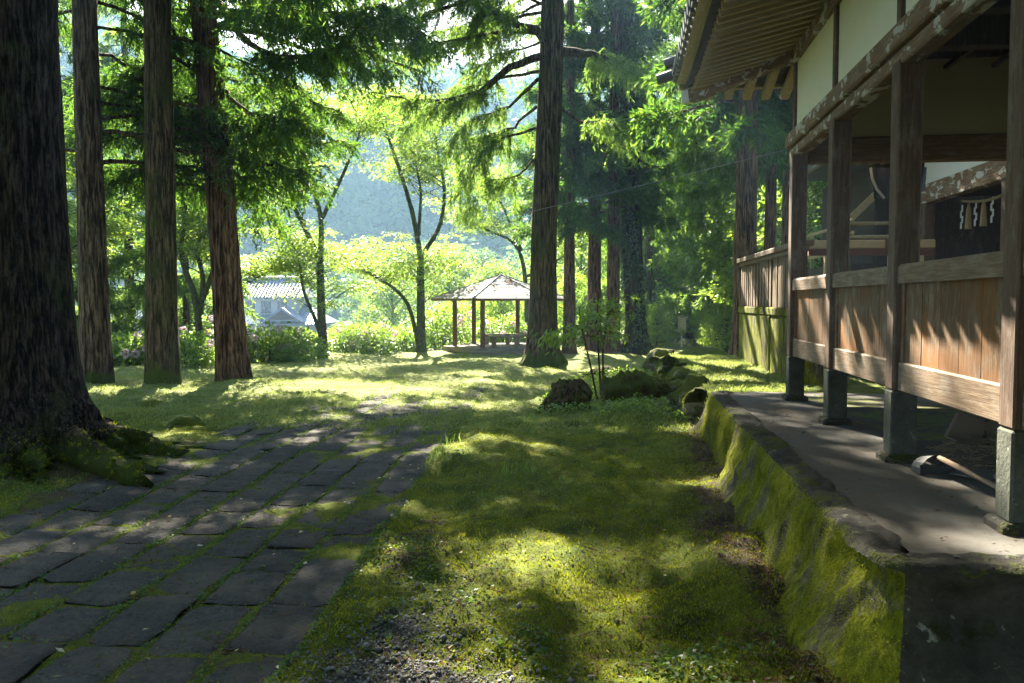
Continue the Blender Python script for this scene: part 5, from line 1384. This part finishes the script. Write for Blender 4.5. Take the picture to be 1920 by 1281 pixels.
# ------------------------------------------------------------------ far wooded hill
def build_hill():
    na, nr = 150, 60
    az = np.linspace(R(-75), R(55), na); d = np.geomspace(112, 330, nr)
    A, D = np.meshgrid(az, d)
    crest = 13.5 + 2.2 * vn(A * 2.3, 0, seed=81) + 1.2 * vn(A * 6, 0, seed=82) + 3.5 * sm(R(8), R(30), A) + 1.5 * sm(R(-22), R(-45), A)
    f = sm(108, 215, D)
    Z = -5.4 + f * (np.tan(np.radians(crest)) * 205 + 6) + f * 3.5 * fbm(A * 9, D * .02, seed=83)
    X = np.sin(A) * D; Y = np.cos(A) * D
    idx = np.arange(A.size).reshape(A.shape)
    q = np.stack([idx[:-1, :-1], idx[:-1, 1:], idx[1:, 1:], idx[1:, :-1]], -1).reshape(-1, 4)
    tag(link('hill', np_mesh('hill', np.stack([X, Y, Z], -1).reshape(-1, 3), quads=q, smooth=True), plain('hill_floor', (.045, .07, .03), .95, .05, .4)), kind='structure')
    # forest on it: leaf clumps
    n = 1700
    a = rng.uniform(R(-52), R(30), n); dd = 112 + 130 * rng.uniform(0, 1, n) ** 1.0
    cr = 13.5 + 2.2 * vn(a * 2.3, 0, seed=81) + 1.2 * vn(a * 6, 0, seed=82) + 3.5 * sm(R(8), R(30), a) + 1.5 * sm(R(-22), R(-45), a)
    ff = sm(108, 215, dd); z = -5.4 + ff * (np.tan(np.radians(cr)) * 205 + 6) + ff * 3.5 * fbm(a * 9, dd * .02, seed=83)
    c = np.stack([np.sin(a) * dd, np.cos(a) * dd, z + 1.6], -1); sz = rng.uniform(2.2, 5.0, n)
    m = 110; k = unit(rng.normal(size=(n, m, 3))); k[..., 2] = np.abs(k[..., 2]) * 1.25
    pos = (c[:, None] + k * sz[:, None, None] * rng.uniform(.75, 1.05, (n, m, 1))).reshape(-1, 3)
    nn = k.reshape(-1, 3) + rng.normal(size=(n * m, 3)) * .45; dr = np.cross(nn, rng.normal(size=nn.shape))
    L = np.repeat(sz, m) * .42
    tag(link('hill_forest', leaf_mesh('hill_forest', pos, dr, nn, L, L * .8), M['hill_leaf']), 'hazy blue green wooded hillside beyond the valley', None, kind='stuff')
build_hill()
def build_undergrowth():
    N = 60000
    x = rng.uniform(-3, 30, N); y = rng.uniform(40, 80, N)
    keep = (y > np.interp(x, BX, BY) - 2 + 2 * vn(x, y * .3, seed=91)) & (np.abs(x / y - .12) < .42)
    x, y = x[keep], y[keep]; n = len(x)
    h = rng.uniform(0, 1, n) ** .7 * (1.0 + .9 * fbm(x * .5, y * .5, seed=92)) * 1.2
    pos = np.stack([x, y, gh(x, y) + np.maximum(.03, h)], -1)
    th = rng.uniform(0, 6.28, n); d = np.stack([np.cos(th), np.sin(th), rng.normal(size=n) * .4], -1)
    tag(link('undergrowth', leaf_mesh('undergrowth', pos, d, rng.normal(size=(n, 3)) * .5 + (0, 0, 1), rng.uniform(.15, .32, n), rng.uniform(.08, .2, n), .05), M['wood_leaf']), 'tangled green undergrowth covering the slope behind the notice board', None, kind='stuff')
    N = 42000
    x = rng.uniform(-48, 2, N); y = rng.uniform(14, 62, N); d = (y - np.interp(x, BX, BY)) * .65
    keep = (d > .3) & (d < 13) & (np.abs(x / y + .32) < .55)
    x, y = x[keep], y[keep]; n = len(x)
    h = rng.uniform(0, 1, n) * (.7 + .6 * fbm(x * .7, y * .7, seed=93))
    pos = np.stack([x, y, gh(x, y) + np.maximum(.03, h)], -1)
    th = rng.uniform(0, 6.28, n); dd = np.stack([np.cos(th), np.sin(th), rng.normal(size=n) * .4], -1)
    tag(link('bank_growth', leaf_mesh('bank_growth', pos, dd, rng.normal(size=(n, 3)) * .5 + (0, 0, 1), rng.uniform(.12, .26, n), rng.uniform(.07, .15, n), .05), M['bush_leaf']), 'bright weeds and low growth running down the sunny bank', None, kind='stuff')
build_undergrowth()

# ------------------------------------------------------------------ logs, stump, stones, sapling
def lump(name, pts, rad, mat, label, cat, amp=.28, n=48, m=84, seed=0, group=None, sc=3.0, flat=1.0):
    """rough log: displaced tube, origin at its first point"""
    P = np.array([tuple(p) for p in pts]); o = P[0].copy(); o[2] = G(o[0], o[1])
    Q, T = pl(P, np.linspace(0, 1, m)); Rd = np.interp(np.linspace(0, 1, m), np.linspace(0, 1, len(rad)), rad)
    v = []
    for i in range(m):
        t = T[i]; a = unit(np.cross(t, [0, 0, 1.0]) if abs(t[2]) < .9 else np.cross(t, [0, 1.0, 0])); b = np.cross(a, t)
        th = np.linspace(0, 2 * np.pi, n, endpoint=False)
        ring = Q[i] + (np.cos(th)[:, None] * a + np.sin(th)[:, None] * b * flat) * Rd[i]
        v.append(ring)
    V = np.array(v); c = Q[:, None, :]
    dsp = fbm(V[..., 0] * sc, V[..., 1] * sc, V[..., 2] * sc, seed=seed) * amp + .55 * amp * np.abs(fbm(V[..., 0] * sc * 3.3, V[..., 1] * sc * 3.3, V[..., 2] * sc * 3.3, seed=seed + 3, octaves=4))
    V = c + (V - c) * (1 + dsp[..., None])
    V = np.concatenate([Q[:1, None].repeat(n, 1), V, Q[-1:, None].repeat(n, 1)], 0)
    idx = np.arange(V.shape[0] * n).reshape(-1, n)
    q = np.stack([idx[:-1], np.roll(idx[:-1], -1, 1), np.roll(idx[1:], -1, 1), idx[1:]], -1).reshape(-1, 4)
    ob = link(name, np_mesh(name, V.reshape(-1, 3) - o, quads=q, smooth=True), M[mat]); ob.location = o
    if mat in ('moss', 'logmoss', 'rock'): fuzz(ob, {'moss': 9000, 'logmoss': 16000, 'rock': 2500}[mat], 300 + seed, (.008, .022), upw=.6)
    return tag(ob, label, cat, group)
def gz(x, y, h=0): return (x, y, G(x, y) + h)
lump('rotted_log', [gz(-.98, 12.25, .0), gz(-.72, 12.35, .13), gz(-.48, 12.5, .24), gz(-.30, 12.6, .36)], [.10, .19, .22, .15], 'rot', 'broken tilted piece of rotting log pointing up beside the slender sapling', 'log', seed=3, sc=3.5, amp=.60)
lump('rotted_log', [gz(-.02, 12.9, .10), gz(.3, 12.95, .07), gz(.7, 13.05, .11), gz(1.05, 13.2, .05), gz(1.25, 13.3, .05)], [.20, .25, .23, .22, .12], 'logmoss', 'long moss covered rotting log lying across the lawn near the terrace end', 'log', seed=9, sc=3.2, amp=.55)
lump('rotted_log', [gz(-.5, 18.6, .05), gz(-.1, 18.7, .10), gz(.25, 18.8, .02)], [.12, .20, .10], 'rot', 'small dark rotten log farther back behind the sapling', 'log', seed=15)
lump('rotted_log', [gz(-.35, 21.5, .02), gz(.1, 21.7, .06), gz(.4, 21.8, .02)], [.08, .14, .08], 'rot', 'low dark log at the foot of the big central cedar', 'log', seed=19)
s = at(1246, 676, 18.8); zs = G(1.25, 18.8)
lump('tree_stump', [(s.x, 18.8, zs - .15), (s.x, 18.8, zs + .12), (s.x + .01, 18.8, zs + .36), (s.x + .01, 18.8, zs + .40)], [.24, .19, .20, .19], 'rot', 'short flat topped tree stump with a mossy rim at the end of the stone edging', 'stump', amp=.10, seed=22)
lump('mossy_stump', [gz(2.0, 21.5, -.1), gz(2.05, 21.5, .10), gz(2.05, 21.5, .2)], [.45, .42, .2], 'moss', 'yellow mossed mound beside the flat topped stump', 'stump', seed=27, amp=.2)
lump('mossy_stone', [gz(-5.63, 10.55, -.12), gz(-5.63, 10.55, .03), gz(-5.63, 10.55, .15)], [.24, .23, .13], 'moss', 'round moss covered stone beyond the buttress roots', 'stone', seed=33, amp=.2, sc=5)
lump('mossy_stone', [gz(-7.6, 13.0, -.1), gz(-7.6, 13.0, .0), gz(-7.6, 13.0, .07)], [.30, .25, .12], 'moss', 'flat moss covered stone in the shade below the leaning cedar', 'stone', seed=35, amp=.25)
lump('mossy_stone', [gz(3.2, 27.5, -.1), gz(3.2, 27.5, .25), gz(3.2, 27.5, .5)], [1.3, 1.0, .5], 'moss', 'broad dark mossy mound in front of the notice board', 'mound', seed=36, amp=.2, sc=1.2)
yy = 10.95
k = 0
while yy < 18.4:
    L = random.uniform(.38, .7); x = 1.28 + random.uniform(-.04, .04) - .03 * (yy > 15)
    z = .29 + random.uniform(-.03, .04)
    lump('edging_stone', [(x, yy + .02, z - .1), (x, yy + .06, z), (x + .02, yy + L - .08, z), (x, yy + L - .02, z - .1)], [.15, .15 + .10 * random.random(), .15 + .10 * random.random(), .14], 'rock',
         ['squared mossy edging stone nearest the concrete terrace'][0] if k == 0 else 'mossy edging stone in the low row between the lawn and the raised ground', 'edging stone', amp=.50, n=40, m=36, seed=50 + k, sc=4.0, group='edging stones along the raised ground', flat=.95)
    yy += L; k += 1

def sapling():
    b = gz(-.22, 13.3); root = thing('sapling', 'slender nandina like sapling with drooping leaflets rising behind the broken log', 'sapling', b); mb = MB(); B = Vector(b)
    P, D = [], []
    stems = [[(1122, 735, 0), (1108, 690, 0), (1092, 620, 0), (1085, 575, 0)], [(1128, 730, .1), (1122, 660, .1), (1118, 600, .1), (1122, 555, .1)], [(1132, 725, .1), (1130, 650, .2), (1140, 590, .2), (1165, 555, .2)]]
    for s_ in stems:
        Q = np.array([tuple(at(x, y, b[1] + dy) - B) for x, y, dy in s_]); Q[0, 2] = -.05
        mb.tube(Q.tolist(), [.017, .014, .011, .006], 6)
        for k in range(11):
            s0 = .42 + .58 * random.random(); o, _ = pl(Q, np.array([s0])); az = random.uniform(0, 6.28); L = random.uniform(.25, .62)
            d = np.array([math.cos(az), math.sin(az), random.uniform(-.1, .45)])
            c = np.array([o[0] + d * L * t + np.array([0, 0, -.22 * L * t * t]) for t in (0, .5, 1)])
            mb.tube(c.tolist(), [.006, .004, .002], 4, False)
            n = 26; t = rng.uniform(.25, 1.05, n); q = o[0] + d * (L * t)[:, None]; q[:, 2] -= .22 * L * t * t
            P.append(q + rng.normal(size=(n, 3)) * .035); D.append(d * .5 + rng.normal(size=(n, 3)) * .55 + (0, 0, -.5))
    link('stem', mb.mesh('stem', True), M['twig'], root)
    P, D = np.concatenate(P), np.concatenate(D); N = len(P)
    link('foliage', leaf_mesh('foliage', P, D, rng.normal(size=P.shape) + (0, 0, .7), rng.uniform(.07, .13, N), rng.uniform(.022, .042, N), .1), M['bush_leaf'], root)
    # hanging bunch of long leaflets
    n = 60; q = np.array(tuple(at(1035, 630, b[1] - .3) - B)) + rng.normal(size=(n, 3)) * (.13, .08, .09)
    mb = MB(); mb.tube([tuple(at(1092, 615, b[1]) - B), tuple(at(1060, 600, b[1] - .15) - B), tuple(at(1035, 612, b[1] - .3) - B)], [.008, .006, .003], 4); link('twig', mb.mesh('twig'), M['twig'], root)
    link('drooping_leaves', leaf_mesh('drooping_leaves', q, np.array([-.35, 0, -1.0]) + rng.normal(size=(n, 3)) * .35, rng.normal(size=(n, 3)), rng.uniform(.10, .17, n), .032, .1), M['bush_leaf'], root)
sapling()

# ------------------------------------------------------------------ ground cover
def cover(name, label, n, box, mat, L, Wd, dens, up, seed, lift=0.0, flat=1.0, on_path=False):
    r = np.random.default_rng(seed)
    y = box[2] * (box[3] / box[2]) ** r.uniform(0, 1, n)
    x = r.uniform(0, 1, n); x = box[0](y) + (box[1](y) - box[0](y)) * x
    k = r.uniform(0, 1, n) < dens(x, y); x, y = x[k], y[k]; m = len(x)
    z = gh(x, y, not on_path) + (.024 if on_path else 0); th = r.uniform(0, 6.283, m)
    pos = np.stack([x, y, z + lift * r.uniform(0, 1, m)], -1)
    d = np.stack([np.cos(th) * flat, np.sin(th) * flat, up + r.normal(size=m) * .25], -1)
    nm = r.normal(size=(m, 3)) * .5 + (0, 0, 1) if up < .5 else r.normal(size=(m, 3))
    return tag(link(name, leaf_mesh(name, pos, d, nm, r.uniform(*L, m), r.uniform(*Wd, m), .05), M[mat]), label, None, kind='stuff')
def lawn(x, y): return (1 - path_mask(x, y) * .93) * (x < 1.12 + .0 * y) * (1 - sm(.5, .62, vn(x * 0, y * 0)))
def left(y): return -1.2 - 1.05 * y * .72
def rt(y): return 1.15 + 0 * y
grv = lambda x, y: np.exp(-(((x + 1.0) / .45) ** 2 + ((y - 3.5) / 1.3) ** 2)) + np.exp(-(((x + .3) / .5) ** 2 + ((y - 3.2) / .5) ** 2))
cover('moss_carpet', 'short velvety moss shoots covering the ground beside the path', 230000, (left, rt, 2.6, 14), 'mossfuzz', (.010, .032), (.005, .011),
      lambda x, y: lawn(x, y) * (.35 + .65 * sm(-.2, .5, fbm(x * 2.1, y * 2.1, seed=101))) * (1 - .85 * np.clip(grv(x, y), 0, 1)), 1.0, 1, 0, .7)
cover('clover_cover', 'small round leaved weeds scattered over the moss', 125000, (left, rt, 2.6, 16), 'clover', (.014, .038), (.012, .028),
      lambda x, y: lawn(x, y) * sm(.05, .75, fbm(x * 1.3 + 4, y * 1.3, seed=102)) * .8 * (1 - .7 * sm(.2, .9, x) * (1 - sm(5, 7, y))) * (1 - .5 * np.clip(grv(x, y), 0, 1)), .12, 2, .025)
cover('log_weeds', 'leafy weeds growing round the rotting logs and along the stone edging', 9000, (lambda y: -1.0 + 0 * y, lambda y: 1.25 + 0 * y, 11.3, 17.5), 'bush_leaf', (.03, .07), (.02, .045), lambda x, y: sm(-.1, .5, fbm(x * 1.6, y * 1.6, seed=110)), .5, 21, .13)
cover('joint_weeds', 'tiny weeds and moss growing in the joints of the flagstones', 130000, (lambda y: path_x(y) - NROW * ROW - .1, lambda y: path_x(y) + .1, 2.4, 15), 'clover', (.012, .028), (.010, .020),
      lambda x, y: np.where(np.abs((((path_x(y) - x) / ROW + .5) % 1) - .5) < .075, 1, .015) * sm(-.9, .3, fbm(x * 2, y * 1.5, seed=103)), .25, 3, .02)
cover('lawn_grass', 'short pale grass blades on the sunny lawn', 150000, (lambda y: -2.5 - .62 * y, lambda y: 1.2 + .06 * y, 10.5, 34), 'drygrass', (.03, .075), (.006, .014),
      lambda x, y: (.30 + .7 * sm(-.3, .5, fbm(x * 1.1, y * 1.1, seed=104))) * (y < np.interp(x, BX, BY) - .3), 1.1, 4, 0, .9)
cover('raised_grass', 'short grass and weeds on the raised ground by the plank wall', 26000, (lambda y: 1.35 + 0 * y, lambda y: 2.72 + 0 * y, 10.8, 20), 'drygrass', (.03, .07), (.006, .012),
      lambda x, y: .3 + .7 * sm(-.3, .5, fbm(x * 2, y * 2, seed=105)), 1.0, 5, 0, .9)
cover('grass_tuft', 'thin bright grass blades standing along the edge of the path', 2600, (lambda y: path_x(y) - .1, lambda y: path_x(y) + 1.1, 7.0, 11.5), 'grass', (.06, .17), (.004, .008),
      lambda x, y: sm(.25, .7, fbm(x * 2.3, y * 2.3, seed=106)), 1.6, 6, 0, .45)
cover('leaf_litter', 'brown dead leaves and needles gathered along the foot of the retaining wall', 9000, (lambda y: .50 + .01 * y, lambda y: 1.12 + .012 * y, 3.2, 12), 'litter', (.015, .05), (.006, .02),
      lambda x, y: sm(.45, 1.0, x - .03 * (y - 4)) * sm(-.5, .3, fbm(x * 4, y * 2, seed=107)), .1, 7, .02)
cover('shade_litter', 'brown twigs and dead needles scattered around the path', 22000, (left, rt, 2.6, 16), 'litter', (.02, .06), (.004, .012), lambda x, y: .25 + .75 * sm(.1, .6, fbm(x * 1.6, y * 1.6, seed=108)), .1, 8, .012)
cover('path_litter', 'dead cedar needles and crumbs strewn over the flagstones', 9000, (lambda y: path_x(y) - NROW * ROW, lambda y: path_x(y) - .05, 2.5, 15), 'litter', (.012, .045), (.003, .009), lambda x, y: .25 + .75 * sm(.0, .6, fbm(x * 1.9, y * 1.9, seed=120)), .03, 41, .004, on_path=True)
cover('fallen_twigs', 'thin dark twigs fallen on the moss', 1500, (left, rt, 2.6, 15), 'litter', (.06, .20), (.004, .008), lambda x, y: .3 + .7 * sm(0, .6, fbm(x * 1.2, y * 1.2, seed=121)), .06, 42, .03)
r = np.random.default_rng(31); n = 900
x = 1.3 + np.abs(r.normal(0, .7, n)); y = r.uniform(3.95, 10.5, n); th = r.uniform(0, 6.28, n)
pos = np.stack([x, y, TZ + .012 + 0 * x], -1)
tag(link('terrace_litter', leaf_mesh('terrace_litter', pos, np.stack([np.cos(th), np.sin(th), r.normal(size=n) * .08], -1), r.normal(size=(n, 3)) * .3 + (0, 0, 1), r.uniform(.012, .05, n), r.uniform(.003, .014, n)), M['litter']), 'dead needles and crumbs of bark lying on the concrete terrace', None, kind='stuff')
r = np.random.default_rng(12); n = 95
y = 2.7 * (12 / 2.7) ** r.uniform(0, 1, n); x = np.where(r.uniform(0, 1, n) < .6, r.uniform(-3.6, -1.2, n) - .04 * y, r.uniform(-1.2, .9, n)); th = r.uniform(0, 6.28, n)
pos = np.stack([x, y, gh(x, y) + .028], -1)
tag(link('yellow_leaves', leaf_mesh('yellow_leaves', pos, np.stack([np.cos(th), np.sin(th), r.normal(size=n) * .2], -1), r.normal(size=(n, 3)) * .35 + (0, 0, 1), r.uniform(.025, .055, n), r.uniform(.018, .035, n), .15), M['yellowleaf']), 'small yellow leaves fallen on the flagstones and moss', None, kind='stuff')
# gravel: little angular stones
r = np.random.default_rng(13); n = 15000
x = r.normal(-.78, .75, n); y = 2.5 + np.abs(r.normal(0, 1.6, n)); k = (path_mask(x, y) < .2) & (r.uniform(0, 1, n) < np.clip(grv(x, y), .03, 1)) & (x < 1.0); x, y = x[k], y[k]; n = len(x)
oc = np.array([[1, 0, 0], [-1, 0, 0], [0, 1, 0], [0, -1, 0], [0, 0, 1], [0, 0, -1]], float); tr = np.array([[0, 2, 4], [2, 1, 4], [1, 3, 4], [3, 0, 4], [2, 0, 5], [1, 2, 5], [3, 1, 5], [0, 3, 5]])
s = r.uniform(.004, .011, n) * (1 + 1.2 * (r.uniform(0, 1, n) > .95)); v = oc[None] * (s[:, None] * r.uniform(.6, 1.3, (n, 3)))[:, None, :] + r.normal(size=(n, 6, 3)) * (s * .22)[:, None, None]
a = r.uniform(0, 6.28, n); ca, sa = np.cos(a)[:, None], np.sin(a)[:, None]
v = np.stack([v[..., 0] * ca - v[..., 1] * sa, v[..., 0] * sa + v[..., 1] * ca, v[..., 2] * .8], -1) + np.stack([x, y, gh(x, y, True) + .003], -1)[:, None]
tag(link('gravel', np_mesh('gravel', v.reshape(-1, 3), tris=(tr[None] + np.arange(n)[:, None, None] * 6).reshape(-1, 3)), M['gravel']), 'grey gravel spilling beside the right edge of the path', None, kind='stuff')

# ------------------------------------------------------------------ haze over the valley
def build_haze():
    m = MB(); m.box((-340, -45, -9), (340, 345, 68)); o = m.build('haze', None)
    mt = bpy.data.materials.new('haze'); mt.use_nodes = True; t = mt.node_tree; t.nodes.clear()
    out = t.nodes.new('ShaderNodeOutputMaterial'); v = t.nodes.new('ShaderNodeVolumePrincipled')
    v.inputs['Color'].default_value = (.42, .70, 1.0, 1); v.inputs['Density'].default_value = .0009; v.inputs['Anisotropy'].default_value = .25
    t.links.new(v.outputs[0], out.inputs['Volume']); o.data.materials.append(mt)
    tag(o, 'pale morning haze in the valley air', None, kind='stuff')
build_haze()
